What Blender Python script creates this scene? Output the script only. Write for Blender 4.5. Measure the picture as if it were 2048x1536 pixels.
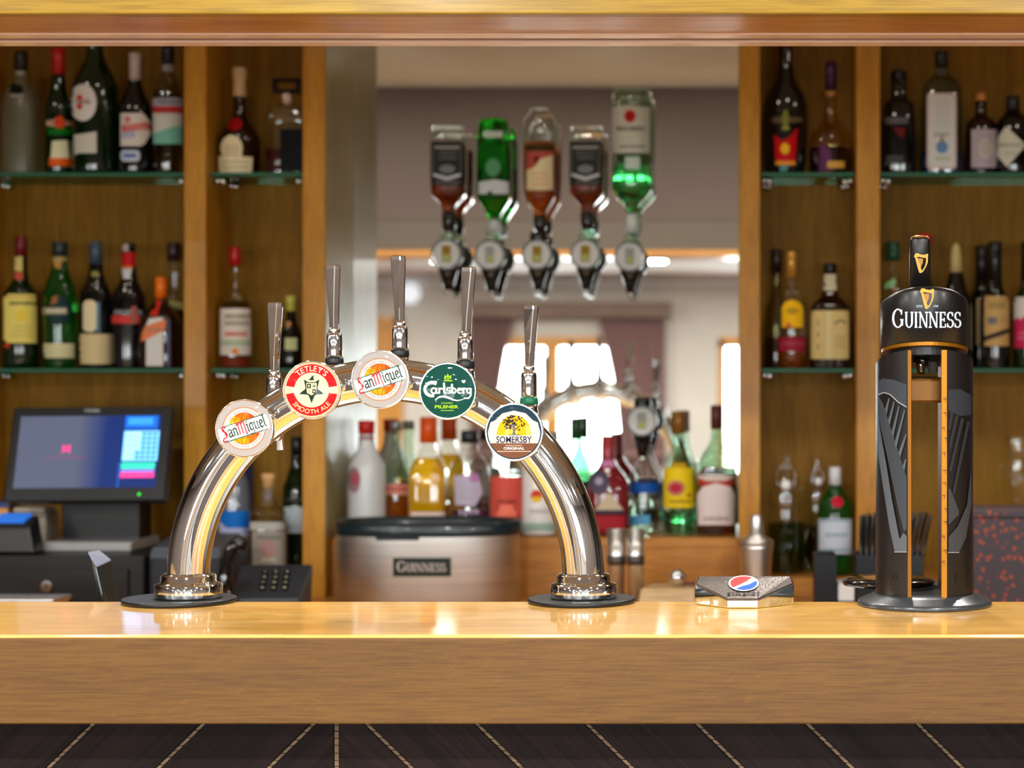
import bpy, bmesh, math, random
from mathutils import Vector
from mathutils.geometry import tessellate_polygon
random.seed(7)
PI = math.pi
sc = bpy.context.scene
for o in list(bpy.data.objects):
    bpy.data.objects.remove(o)
COL = sc.collection

# ------------------------------------------------------------------ camera
F = 3600.0            # focal length in pixels of a 2048 px wide picture
VX, VY = 1505.0, 795.0   # where the viewing axis meets the picture (the lens is shifted)
EYE = 1.392
cam_d = bpy.data.cameras.new('camera')
cam_d.sensor_width = 36.0
cam_d.lens = 36.0 * F / 2048.0
cam_d.shift_x = -(VX - 1024) / 2048.0
cam_d.shift_y = (VY - 768) / 2048.0
cam_d.clip_start = 0.05
cam_d.dof.use_dof = True
cam_d.dof.focus_distance = 2.53
cam_d.dof.aperture_fstop = 3.5
cam = bpy.data.objects.new('camera', cam_d)
cam.location = (0, 0, EYE)
cam.rotation_euler = (PI / 2, 0, 0)
COL.objects.link(cam)
sc.camera = cam

# ------------------------------------------------------------------ world, exposure, large lights
w = bpy.data.worlds.new('overcast_sky')
sc.world = w
w.use_nodes = True
w.node_tree.nodes['Background'].inputs[0].default_value = (0.86, 0.93, 1.0, 1)
w.node_tree.nodes['Background'].inputs[1].default_value = 3.0
sc.view_settings.view_transform = 'Standard'
sc.view_settings.look = 'None'
sc.view_settings.gamma = 1.0
sc.view_settings.use_curve_mapping = False
sc.view_settings.exposure = 0.6
cy = sc.cycles
cy.max_bounces = 14
cy.diffuse_bounces = 4
cy.glossy_bounces = 8
cy.transmission_bounces = 10
cy.transparent_max_bounces = 32
cy.caustics_refractive = False
cy.caustics_reflective = True
cy.blur_glossy = 1.0
cy.sample_clamp_indirect = 6.0


def area(name, loc, rot, sx, sy, power, color=(1, 1, 1), shape='RECTANGLE', spread=PI):
    l = bpy.data.lights.new(name, 'AREA')
    l.shape = shape
    l.size = sx
    l.size_y = sy
    l.energy = power
    l.color = color
    l.spread = spread
    o = bpy.data.objects.new(name, l)
    o.location = loc
    o.rotation_euler = rot
    COL.objects.link(o)
    return o


YF = -4.0            # room wall behind the camera
WINS = [(-4.2, -3.2), (-1.93, -0.82), (-0.24, 0.87), (1.35, 2.45)]  # first and last are unseen windows added for more daylight
WZ0, WZ1 = 0.82, 1.80
for i, (x0, x1) in enumerate(WINS):
    area('window_daylight', ((x0 + x1) / 2, YF - 0.16, (WZ0 + WZ1) / 2), (PI / 2, 0, 0), x1 - x0 - .04, WZ1 - WZ0 - .04, 34, (0.95, 0.98, 1.0))
# ceiling lamps of the guest room, then added bar fill (fixtures are built below)
ROOM_LAMPS = [(x, y) for y in (-2.4, -0.6, 1.1) for x in (-3.2, -1.9, -0.6, 0.7, 1.9)]
for x, y in ROOM_LAMPS:
    area('room_lamp_light', (x, y, 2.232), (0, 0, 0), .13, .13, 20, (1.0, 0.98, 0.95), 'DISK')
# added fill lamps out of view behind the bar, brightening counter and canopy back
BAR_FILL = [(x, 3.5) for x in (-1.75, -1.1, -0.45, 0.2, 0.85)]
for x, y in BAR_FILL:
    area('bar_fill_light', (x, y, 2.440), (math.radians(-40), 0, 0), .10, .10, 5.5, (1.0, 0.96, 0.9), 'DISK', math.radians(115))


# ------------------------------------------------------------------ helpers
def P(x, y, d):
    return Vector(((x - VX) * d / F, d, EYE - (y - VY) * d / F))


def lin(c):
    c = c / 255.0
    return c / 12.92 if c <= 0.04045 else ((c + 0.055) / 1.055) ** 2.4


def S(r, g, b):
    return (lin(r), lin(g), lin(b), 1)


def mat(name, color, rough=.5, metal=0., coat=0., trans=0., ior=1.45, emit=0., coat_rough=.05):
    m = bpy.data.materials.new(name)
    m.use_nodes = True
    b = m.node_tree.nodes['Principled BSDF']
    b.inputs['Base Color'].default_value = color
    b.inputs['Roughness'].default_value = rough
    b.inputs['Metallic'].default_value = metal
    b.inputs['Coat Weight'].default_value = coat
    b.inputs['Coat Roughness'].default_value = coat_rough
    b.inputs['Transmission Weight'].default_value = trans
    b.inputs['IOR'].default_value = ior
    if emit:
        b.inputs['Emission Color'].default_value = color
        b.inputs['Emission Strength'].default_value = emit
    return m


def noisy(m, amount=.25, scale=(6, 6, 6), bump=0., detail=4):
    """Break a flat colour up with noise and, if asked, fine relief."""
    nt = m.node_tree
    b = nt.nodes['Principled BSDF']
    c = list(b.inputs['Base Color'].default_value)
    tc = nt.nodes.new('ShaderNodeTexCoord')
    mp = nt.nodes.new('ShaderNodeMapping')
    mp.inputs['Scale'].default_value = scale
    n = nt.nodes.new('ShaderNodeTexNoise')
    n.inputs['Scale'].default_value = 1.0
    n.inputs['Detail'].default_value = detail
    r = nt.nodes.new('ShaderNodeValToRGB')
    r.color_ramp.elements[0].position = .3
    r.color_ramp.elements[1].position = .72
    r.color_ramp.elements[0].color = [v * (1 - amount) for v in c[:3]] + [1]
    r.color_ramp.elements[1].color = [min(1, v * (1 + amount)) for v in c[:3]] + [1]
    L = nt.links.new
    L(tc.outputs['Object'], mp.inputs['Vector'])
    L(mp.outputs[0], n.inputs['Vector'])
    L(n.outputs['Fac'], r.inputs[0])
    L(r.outputs[0], b.inputs['Base Color'])
    if bump:
        bp = nt.nodes.new('ShaderNodeBump')
        bp.inputs['Strength'].default_value = bump
        bp.inputs['Distance'].default_value = .001
        L(n.outputs['Fac'], bp.inputs['Height'])
        L(bp.outputs[0], b.inputs['Normal'])
    return m


def wood(name, c0, c1, axis='x', rough=.4, coat=.3, fine=1.0, bump=.15, coat_rough=.12, spec=.5, rot=0., fleck=0.):
    """Oak: long broad figure plus fine dark pores along one axis."""
    m = mat(name, c0, rough, coat=coat, coat_rough=coat_rough)
    nt = m.node_tree
    b = nt.nodes['Principled BSDF']
    b.inputs['Specular IOR Level'].default_value = spec
    L = nt.links.new
    tc = nt.nodes.new('ShaderNodeTexCoord')
    k = {'x': 0, 'y': 1, 'z': 2}[axis]
    src = tc.outputs['Object']
    if rot:
        mr = nt.nodes.new('ShaderNodeMapping')
        mr.inputs['Rotation'].default_value = (0, rot, 0)
        L(src, mr.inputs['Vector'])
        src = mr.outputs[0]

    def tex(along, across, detail, dist=0.):
        mp = nt.nodes.new('ShaderNodeMapping')
        s = [across] * 3
        s[k] = along
        mp.inputs['Scale'].default_value = s
        n = nt.nodes.new('ShaderNodeTexNoise')
        n.inputs['Scale'].default_value = 1
        n.inputs['Detail'].default_value = detail
        n.inputs['Distortion'].default_value = dist
        L(src, mp.inputs['Vector'])
        L(mp.outputs[0], n.inputs['Vector'])
        return n
    broad = tex(1.6, 22, 5, .6)
    pores = tex(14 * fine, 420 * fine, 3)
    r1 = nt.nodes.new('ShaderNodeValToRGB')
    r1.color_ramp.elements[0].position = .32
    r1.color_ramp.elements[1].position = .68
    r1.color_ramp.elements[0].color = c0
    r1.color_ramp.elements[1].color = c1
    L(broad.outputs['Fac'], r1.inputs[0])
    r2 = nt.nodes.new('ShaderNodeValToRGB')
    r2.color_ramp.elements[0].position = .38
    r2.color_ramp.elements[1].position = .56
    r2.color_ramp.elements[0].color = (.66, .6, .52, 1)
    r2.color_ramp.elements[1].color = (1, 1, 1, 1)
    L(pores.outputs['Fac'], r2.inputs[0])
    mx = nt.nodes.new('ShaderNodeMix')
    mx.data_type = 'RGBA'
    mx.blend_type = 'MULTIPLY'
    mx.inputs[0].default_value = .8
    L(r1.outputs[0], mx.inputs[6])
    L(r2.outputs[0], mx.inputs[7])
    res = mx.outputs[2]
    if fleck:       # silvery ray flecks slanting across the board
        mf = nt.nodes.new('ShaderNodeMapping')
        mf.inputs['Rotation'].default_value = (0, .62, 0)
        ms = nt.nodes.new('ShaderNodeMapping')
        ms.inputs['Scale'].default_value = (30, 60, 240)
        nf = nt.nodes.new('ShaderNodeTexNoise')
        nf.inputs['Scale'].default_value = 1
        nf.inputs['Detail'].default_value = 2
        rf = nt.nodes.new('ShaderNodeValToRGB')
        rf.color_ramp.elements[0].position = .56
        rf.color_ramp.elements[1].position = .68
        rf.color_ramp.elements[0].color = (1, 1, 1, 1)
        rf.color_ramp.elements[1].color = (1 + fleck, 1 + fleck * .9, 1 + fleck * .7, 1)
        L(src, mf.inputs['Vector'])
        L(mf.outputs[0], ms.inputs['Vector'])
        L(ms.outputs[0], nf.inputs['Vector'])
        L(nf.outputs['Fac'], rf.inputs[0])
        m3 = nt.nodes.new('ShaderNodeMix')
        m3.data_type = 'RGBA'
        m3.blend_type = 'MULTIPLY'
        m3.inputs[0].default_value = 1
        L(res, m3.inputs[6])
        L(rf.outputs[0], m3.inputs[7])
        res = m3.outputs[2]
    L(res, b.inputs['Base Color'])
    bp = nt.nodes.new('ShaderNodeBump')
    bp.inputs['Strength'].default_value = bump
    bp.inputs['Distance'].default_value = .0006
    L(pores.outputs['Fac'], bp.inputs['Height'])
    L(bp.outputs[0], b.inputs['Normal'])
    return m


def thin(name, tint, gloss=.9, base=.05, rough=.02, milk=0., milk_col=(1, 1, 1, 1)):
    """Glass of a hollow vessel: tinted straight-through light, mirror sheen that grows towards grazing."""
    m = bpy.data.materials.new(name)
    m.use_nodes = True
    nt = m.node_tree
    for n in list(nt.nodes):
        nt.nodes.remove(n)
    L = nt.links.new
    out = nt.nodes.new('ShaderNodeOutputMaterial')
    tr = nt.nodes.new('ShaderNodeBsdfTransparent')
    tr.inputs[0].default_value = tint
    gl = nt.nodes.new('ShaderNodeBsdfGlossy')
    gl.inputs['Color'].default_value = (1, 1, 1, 1)
    gl.inputs['Roughness'].default_value = rough
    lw = nt.nodes.new('ShaderNodeLayerWeight')
    pw = nt.nodes.new('ShaderNodeMath')
    pw.operation = 'POWER'
    pw.inputs[1].default_value = 3.0
    ma = nt.nodes.new('ShaderNodeMath')
    ma.operation = 'MULTIPLY_ADD'
    ma.inputs[1].default_value = gloss
    ma.inputs[2].default_value = base
    L(lw.outputs['Facing'], pw.inputs[0])
    L(pw.outputs[0], ma.inputs[0])
    mx = nt.nodes.new('ShaderNodeMixShader')
    L(ma.outputs[0], mx.inputs[0])
    src = tr.outputs[0]
    if milk:
        df = nt.nodes.new('ShaderNodeBsdfDiffuse')
        df.inputs[0].default_value = milk_col
        m2 = nt.nodes.new('ShaderNodeMixShader')
        m2.inputs[0].default_value = milk
        L(tr.outputs[0], m2.inputs[1])
        L(df.outputs[0], m2.inputs[2])
        src = m2.outputs[0]
    L(src, mx.inputs[1])
    L(gl.outputs[0], mx.inputs[2])
    L(mx.outputs[0], out.inputs[0])
    return m


_ink = {}


def ink(r, g, b, rough=.45):
    k = (r, g, b, rough)
    if k not in _ink:
        _ink[k] = mat('print_%d_%d_%d' % (r, g, b), S(r, g, b), rough)
        _ink[k].node_tree.nodes['Principled BSDF'].inputs['Specular IOR Level'].default_value = .12
    return _ink[k]


def origin(o):
    v = Vector((0, 0, 0))
    while o is not None:
        v += o.location
        o = o.parent
    return v


def tag(o, label=None, cat=None, group=None, kind=None):
    if label: o['label'] = label
    if cat: o['category'] = cat
    if group: o['group'] = group
    if kind: o['kind'] = kind
    return o


def thing(name, label, cat, loc=(0, 0, 0), group=None):
    o = bpy.data.objects.new(name, None)
    o.empty_display_size = .05
    o.location = loc
    COL.objects.link(o)
    return tag(o, label, cat, group)


class MB:
    def __init__(s):
        s.v, s.f, s.m, s.sm = [], [], [], []

    def add(s, vs, fs, mi=0, smooth=False):
        b = len(s.v)
        s.v += [tuple(p) for p in vs]
        for f in fs:
            s.f.append([i + b for i in f])
            s.m.append(mi)
            s.sm.append(smooth)
        return s

    def box(s, x0, x1, y0, y1, z0, z1, mi=0):
        vs = [(x, y, z) for x in (x0, x1) for y in (y0, y1) for z in (z0, z1)]
        return s.add(vs, [(0, 1, 3, 2), (4, 6, 7, 5), (0, 4, 5, 1), (2, 3, 7, 6), (0, 2, 6, 4), (1, 5, 7, 3)], mi)

    def hexa(s, bot, top, mi=0):
        """Solid between two rings of equal length."""
        n = len(bot)
        fs = [tuple(range(n))[::-1], tuple(range(n, 2 * n))]
        fs += [(i, (i + 1) % n, n + (i + 1) % n, n + i) for i in range(n)]
        return s.add(list(bot) + list(top), fs, mi)

    def lathe(s, prof, c, n=40, p=2., ds=1., mi=0, cap0=True, cap1=True, tilt=0., smooth=True):
        """prof: [(z, r)] in metres about the point c; p sets how square the section is."""
        rings = []
        for z, r in prof:
            ring = []
            for i in range(n):
                a = 2 * PI * (i + .5) / n
                ca, sa = math.cos(a), math.sin(a)
                k = (abs(ca) ** p + abs(sa) ** p) ** (-1. / p)
                x, y = r * k * ca, r * k * sa * ds
                ring.append((c[0] + x, c[1] + y, c[2] + z - tilt * y))
            rings.append(ring)
        vs = [q for r in rings for q in r]
        fs = []
        up = prof[-1][0] > prof[0][0]
        for k in range(len(rings) - 1):
            for i in range(n):
                j = (i + 1) % n
                q = (k * n + i, k * n + j, (k + 1) * n + j, (k + 1) * n + i)
                fs.append(q if up else q[::-1])
        s.add(vs, fs, mi, smooth)
        first, last = tuple(range(n)), tuple(range((len(rings) - 1) * n, len(rings) * n))
        b = len(s.v) - len(vs)
        for fl, use, rev in ((first, cap0, up), (last, cap1, not up)):
            if use:
                s.f.append([i + b for i in (fl[::-1] if rev else fl)])
                s.m.append(mi)
                s.sm.append(False)
        return s

    def tube(s, pts, r, n=12, mi=0, caps=True, flat=None):
        """Round bar along points; r may be a list."""
        pts = [Vector(p) for p in pts]
        rs = r if isinstance(r, (list, tuple)) else [r] * len(pts)
        ref = None
        vs, fs = [], []
        for i, p in enumerate(pts):
            t = (pts[min(i + 1, len(pts) - 1)] - pts[max(i - 1, 0)]).normalized()
            if ref is None:
                ref = Vector((0, 1, 0)) if abs(t.y) < .9 else Vector((1, 0, 0))
            u = (ref - t * ref.dot(t)).normalized()
            ref = u
            v = t.cross(u)
            for k in range(n):
                a = 2 * PI * k / n
                vs.append(p + (u * math.cos(a) + v * math.sin(a)) * rs[i])
        for i in range(len(pts) - 1):
            for k in range(n):
                j = (k + 1) % n
                fs.append((i * n + k, i * n + j, (i + 1) * n + j, (i + 1) * n + k))
        s.add(vs, fs, mi, True)
        if caps:
            b = len(s.v) - len(vs)
            s.f.append([b + k for k in range(n)][::-1]); s.m.append(mi); s.sm.append(False)
            s.f.append([b + (len(pts) - 1) * n + k for k in range(n)]); s.m.append(mi); s.sm.append(False)
        return s

    def ball(s, c, r, mi=0, sx=1, sy=1, sz=1, n=16):
        prof = [(-math.cos(PI * k / 10) * r * sz, max(1e-5, math.sin(PI * k / 10) * r * sx)) for k in range(11)]
        return s.lathe(prof, c, n, ds=sy / sx, mi=mi)

    def prism(s, poly, fn0, fn1, mi=0):
        """Extrude a 2D polygon between two placements."""
        return s.hexa([fn0(a, b) for a, b in poly], [fn1(a, b) for a, b in poly], mi)

    def build(s, name, mats, parent=None, bevel=0., seg=2, shade=None):
        me = bpy.data.meshes.new(name)
        o = bpy.data.objects.new(name, me)
        COL.objects.link(o)
        off = Vector((0, 0, 0))
        if parent is not None:
            o.parent = parent
            off = origin(parent)
        me.from_pydata([(v[0] - off.x, v[1] - off.y, v[2] - off.z) for v in s.v], [], s.f)
        for m in (mats if isinstance(mats, (list, tuple)) else [mats]):
            me.materials.append(m)
        me.polygons.foreach_set('material_index', s.m)
        me.polygons.foreach_set('use_smooth', s.sm)
        me.update()
        bm = bmesh.new()
        bm.from_mesh(me)
        bmesh.ops.recalc_face_normals(bm, faces=bm.faces)
        bm.to_mesh(me)
        bm.free()
        if bevel:
            md = o.modifiers.new('edge', 'BEVEL')
            md.width = bevel
            md.segments = seg
            md.limit_method = 'ANGLE'
            md.angle_limit = math.radians(35)
        return o


def chaikin(pts, it=2, keep=()):
    for _ in range(it):
        out = [pts[0]]
        for a, b in zip(pts[:-1], pts[1:]):
            out.append((a[0] * .75 + b[0] * .25, a[1] * .75 + b[1] * .25))
            out.append((a[0] * .25 + b[0] * .75, a[1] * .25 + b[1] * .75))
        out.append(pts[-1])
        pts = out
    return pts


# ------------------------------------------------------------------ flat print: lettering, emblems, label paper
_glyph = {}


def glyphs(s, bold=0., space=1.):
    k = (s, bold, space)
    if k in _glyph:
        return _glyph[k]
    cu = bpy.data.curves.new('t', 'FONT')
    cu.body = s
    cu.size = 1
    cu.offset = bold
    cu.resolution_u = 3
    cu.space_character = space
    o = bpy.data.objects.new('t', cu)
    COL.objects.link(o)
    dg = bpy.context.evaluated_depsgraph_get()
    ev = o.evaluated_get(dg)
    me = ev.to_mesh()
    me.calc_loop_triangles()
    vs = [(v.co.x, v.co.y) for v in me.vertices]
    ts = [tuple(vs[i] for i in t.vertices) for t in me.loop_triangles]
    ev.to_mesh_clear()
    bpy.data.objects.remove(o)
    bpy.data.curves.remove(cu)
    xs = [q[0] for t in ts for q in t] or [0, 1]
    ys = [q[1] for t in ts for q in t] or [0, 1]
    r = (ts, min(xs), max(xs), min(ys), max(ys))
    _glyph[k] = r
    return r


class Decal:
    """Triangles in a flat frame (a right, b up) with a layer each; a map puts them on the surface."""

    def __init__(s, down=False):
        s.t, s.layer, s.mats = [], 0, []
        s.sg = -1 if down else 1         # pixel frames count b downwards

    def mi(s, m):
        if m not in s.mats:
            s.mats.append(m)
        return s.mats.index(m)

    def poly(s, pts, m, up=True):
        if up: s.layer += 1
        s.sub = 0 if up else (getattr(s, 'sub', 0) + 1) % 18
        pv = [Vector((a, b, 0)) for a, b in pts]
        for t in tessellate_polygon([pv]):
            s.t.append((tuple(pts[i] for i in t), s.mi(m), s.layer + s.sub * .05))
        return s

    def rect(s, x0, y0, x1, y1, m, up=True):
        return s.poly([(x0, y0), (x1, y0), (x1, y1), (x0, y1)], m, up)

    def rrect(s, x0, y0, x1, y1, r, m):
        pts = []
        for cx, cy_, a in ((x1 - r, y1 - r, 0), (x0 + r, y1 - r, 90), (x0 + r, y0 + r, 180), (x1 - r, y0 + r, 270)):
            for k in range(5):
                t = math.radians(a + 22.5 * k)
                pts.append((cx + r * math.cos(t), cy_ + r * math.sin(t)))
        return s.poly(pts, m)

    def ell(s, cx, cy_, rx, ry, m, a0=0, a1=360, n=36, up=True):
        k = [math.radians(a0 + (a1 - a0) * i / n) for i in range(n if a1 - a0 >= 360 else n + 1)]
        return s.poly([(cx + rx * math.cos(t), cy_ + ry * math.sin(t)) for t in k], m, up)

    def ring(s, cx, cy_, r0, r1, m, a0=0, a1=360, n=48, up=True, k=1.):
        if up: s.layer += 1
        for i in range(n):
            t0, t1 = (math.radians(a0 + (a1 - a0) * j / n) for j in (i, i + 1))
            q = [(cx + r * math.cos(t), cy_ + k * r * math.sin(t)) for r, t in ((r0, t0), (r1, t0), (r1, t1), (r0, t1))]
            s.t.append(((q[0], q[1], q[2]), s.mi(m), s.layer))
            s.t.append(((q[0], q[2], q[3]), s.mi(m), s.layer))
        return s

    def line(s, pts, wd, m, up=True, nib=None):
        """Pen stroke of width wd; with nib=(dx,dy) a broad pen held at that slant."""
        if up: s.layer += 1
        for (x0, y0), (x1, y1) in zip(pts[:-1], pts[1:]):
            d = math.hypot(x1 - x0, y1 - y0) or 1e-9
            nx, ny = -(y1 - y0) / d * wd / 2, (x1 - x0) / d * wd / 2
            ex, ey = (x1 - x0) / d * wd * .3, (y1 - y0) / d * wd * .3
            quads = [[(x0 + nx - ex, y0 + ny - ey), (x1 + nx + ex, y1 + ny + ey), (x1 - nx + ex, y1 - ny + ey), (x0 - nx - ex, y0 - ny - ey)]]
            if nib:
                a, b = nib[0] / 2, nib[1] / 2
                quads.append([(x0 - a, y0 - b), (x1 - a, y1 - b), (x1 + a, y1 + b), (x0 + a, y0 + b)])
            for q in quads:
                s.sub = (getattr(s, 'sub', 0) + 1) % 18
                s.t.append(((q[0], q[1], q[2]), s.mi(m), s.layer + s.sub * .05))
                s.t.append(((q[0], q[2], q[3]), s.mi(m), s.layer + s.sub * .05))
        return s

    def text(s, txt, cx, cy_, h, m, width=None, bold=0., rot=0., shear=0., up=True):
        if up: s.layer += 1
        ts, x0, x1, y0, y1 = glyphs(txt, bold)
        ky = h / (y1 - y0)
        kx = width / (x1 - x0) if width else ky
        c, sn = math.cos(rot), math.sin(rot)
        for t in ts:
            q = []
            for a, b in t:
                u, v = (a - (x0 + x1) / 2) * kx, (b - (y0 + y1) / 2) * ky
                u += v * shear
                u, v = u * c - v * sn, u * sn + v * c
                q.append((cx + u, cy_ + v * s.sg))
            s.t.append((tuple(q), s.mi(m), s.layer))
        return s

    def arc_text(s, txt, cx, cy_, r, h, m, mid=90, step=None, bold=0., inward=False, track=1.):
        """Letters one by one round a circle; inward: tops towards the centre (lower arc)."""
        s.layer += 1
        ws = []
        for ch in txt:
            if ch == ' ':
                ws.append((None, h * .45))
                continue
            g = glyphs(ch, bold)
            cap = glyphs('H', bold)
            k = h / (cap[4] - cap[3])
            ws.append((g, (g[2] - g[1]) * k + h * .14 * track))
        tot = sum(q[1] for q in ws)
        pos = -tot / 2
        cap = glyphs('H', bold)
        k = h / (cap[4] - cap[3])
        for g, wd in ws:
            if g:
                off = (pos + wd / 2) / r
                a = math.radians(mid) + (off if inward else -off)
                ra = a + PI / 2 if inward else a - PI / 2
                for t in g[0]:
                    q = []
                    for x, y in t:
                        u, v = (x - (g[1] + g[2]) / 2) * k, (y - (cap[3] + cap[4]) / 2) * k
                        q.append((cx + r * math.cos(a) + u * math.cos(ra) - v * math.sin(ra), cy_ + r * math.sin(a) + u * math.sin(ra) + v * math.cos(ra)))
                    s.t.append((tuple(q), s.mi(m), s.layer))
            pos += wd
        return s

    def build(s, name, parent, fn, maxlen=None, label=None):
        tri = s.t
        if maxlen:
            out, st = [], list(tri)
            while st:
                t, m, l = st.pop()
                e = [(abs(t[i][0] - t[(i + 1) % 3][0]) + .35 * abs(t[i][1] - t[(i + 1) % 3][1]), i) for i in range(3)]
                d, i = max(e)
                if d <= maxlen:
                    out.append((t, m, l))
                else:
                    a, b, c = t[i], t[(i + 1) % 3], t[(i + 2) % 3]
                    h = ((a[0] + b[0]) / 2, (a[1] + b[1]) / 2)
                    st += [((a, h, c), m, l), ((h, b, c), m, l)]
            tri = out
        mb = MB()
        for t, m, l in tri:
            mb.add([fn(a, b, l) for a, b in t], [(0, 1, 2)], m)
        o = mb.build(name, s.mats, parent)
        if label: o['label'] = label
        return o


def plane_map(O, U, V, N, eps=.00025):
    O, U, V, N = Vector(O), Vector(U), Vector(V), Vector(N)
    return lambda a, b, l: O + U * a + V * b + N * (eps * l)


# broad-pen and serif alphabets for hand-drawn lettering (unit: x-height 1)
BLACK = {
    'S': ([[(.72, 1.38), (.45, 1.58), (.18, 1.36), (.22, 1.05), (.6, .74), (.68, .4), (.45, .1), (.1, .12), (-.16, -.2), (.1, -.42), (.45, -.3)],
           [(.36, 1.3), (.42, .9)], [(.45, .75), (.5, .35)]], .85),
    'a': ([[(.05, .8), (.3, 1), (.58, .85), (.58, .1), (.7, 0)], [(.58, .6), (.12, .4), (.12, .15), (.3, 0), (.58, .2)]], .78),
    'n': ([[(0, .88), (.13, 1), (.13, 0)], [(.13, .8), (.4, 1), (.55, .84), (.55, .06), (.66, 0)]], .76),
    'M': ([[(-.06, 1.2), (.1, 1.46), (.2, 1.4), (.2, .02)], [(.2, 1.2), (.5, 1.54), (.66, 1.4), (.66, .02)], [(.66, 1.2), (.96, 1.54), (1.12, 1.4), (1.12, .1), (1.2, -.3)]], 1.4),
    'i': ([[(0, .88), (.13, 1), (.13, .06), (.24, 0)], [(.08, 1.34), (.16, 1.28)]], .36),
    'g': ([[(.55, .92), (.3, 1), (.1, .8), (.1, .25), (.3, .05), (.55, .25)], [(.55, 1), (.55, -.3), (.3, -.48), (.02, -.36)]], .76),
    'u': ([[(0, .88), (.12, 1), (.12, .16), (.3, 0), (.54, .18)], [(.54, 1), (.54, .08), (.66, 0)]], .78),
    'e': ([[(.1, .5), (.5, .64), (.5, .86), (.3, 1), (.1, .8), (.1, .2), (.3, 0), (.55, .16)]], .66),
    'l': ([[(0, 1.5), (.12, 1.6), (.12, .1), (.25, 0)]], .36),
}


def _arc(cx, cy_, rx, ry, a0, a1, n=14):
    return [(cx + rx * math.cos(math.radians(a0 + (a1 - a0) * i / n)), cy_ + ry * math.sin(math.radians(a0 + (a1 - a0) * i / n))) for i in range(n + 1)]


def _sf(x, y, h=.11):
    return [(x - h, y), (x + h, y)]


SERIF = {
    'G': ([_arc(.52, .5, .42, .49, 42, 325), [(.88, .12), (.88, .42)]], [_sf(.86, .42), [(.83, .72), (.83, .95)]], 1.12),
    'U': ([[(.16, .98), (.16, .34)] + _arc(.46, .34, .3, .33, 180, 360)[1:] + [(.76, .98)]], [_sf(.16, .98), _sf(.76, .98, .13)], .98),
    'I': ([[(.2, 0), (.2, .98)]], [_sf(.2, .98), _sf(.2, .02)], .48),
    'N': ([[(.16, .98), (.8, .02)]], [[(.16, 0), (.16, .98)], [(.84, .0), (.84, .98)], _sf(.16, .02, .13), _sf(.12, .98, .1), _sf(.84, .98, .13)], 1.06),
    'E': ([[(.2, 0), (.2, .98)]], [[(.1, .97), (.66, .97)], [(.2, .5), (.56, .5)], [(.1, .03), (.7, .03)], [(.65, .97), (.65, .8)], [(.69, .03), (.69, .22)], [(.56, .4), (.56, .6)]], .82),
    'S': ([_arc(.38, .73, .26, .25, 30, 255, 10) + _arc(.38, .26, .29, .25, 75, -150, 10)], [[(.62, .75), (.62, .95)], [(.1, .25), (.1, .04)]], .78),
}


def serif_word(D, word, x0, x1, base, hcap, hsmall, m, sg=1, thick=.2, hair=.075):
    D.layer += 1
    tot = sum(SERIF[c][2] * (hcap if i == 0 else hsmall) for i, c in enumerate(word))
    kx = (x1 - x0) / tot
    x = x0
    for i, c in enumerate(word):
        h = hcap if i == 0 else hsmall
        main, fine, wd = SERIF[c]
        for st, nb in [(q, True) for q in main] + [(q, False) for q in fine]:
            pts = [(x + a * h * kx, base + sg * b * h) for a, b in st]
            D.line(pts, hair * h, m, up=False, nib=(thick * h * kx, 0) if nb else None)
        x += wd * h * kx
    return D


def pen_word(D, word, x0, y0, xh, cols, rot=0., squeeze=1., wd=.1, nib=(.17, .15)):
    D.layer += 1
    c, sn = math.cos(rot), math.sin(rot)
    x = 0.
    for ch, m in zip(word, cols):
        sts, adv = BLACK[ch]
        for st in sts:
            pts = []
            for a, b in st:
                u, v = (x + a * squeeze) * xh, b * xh
                pts.append((x0 + u * c - v * sn, y0 + u * sn + v * c))
            na, nb = nib[0] * xh * squeeze, nib[1] * xh
            D.line(pts, wd * xh * .7, m, up=False, nib=(na * c - nb * sn, na * sn + nb * c))
        x += adv * squeeze
    return D


HARP = {  # outline pieces in a unit box, a right, b up
    'neck': [(-.5, .72), (-.42, .95), (-.25, 1.0), (-.05, .9), (.2, .86), (.42, .95), (.5, .9), (.46, .7), (.3, .64), (.05, .68), (-.15, .72), (-.3, .7), (-.36, .6)],
    'pillar': [(.34, .72), (.48, .72), (.47, .35), (.36, .05), (.16, -.32), (-.02, -.45), (-.06, -.38), (.08, -.25), (.26, .05), (.34, .38)],
    'board': [(-.42, .68), (-.24, .66), (.06, -.3), (-.02, -.45), (-.12, -.42), (-.2, -.2)],
    'strings': [(-.2, .62), (.14, .6), (.12, .3), (-.02, -.05)],
}


def harp(D, cx, cy_, hw, hh, m, m2, sg=1):
    for k in ('strings', 'board', 'pillar', 'neck'):
        D.poly([(cx + a * 2 * hw * .95, cy_ + sg * (b - .28) * 2 * hh * .69) for a, b in HARP[k]], m2 if k == 'strings' else m)
    return D

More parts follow.
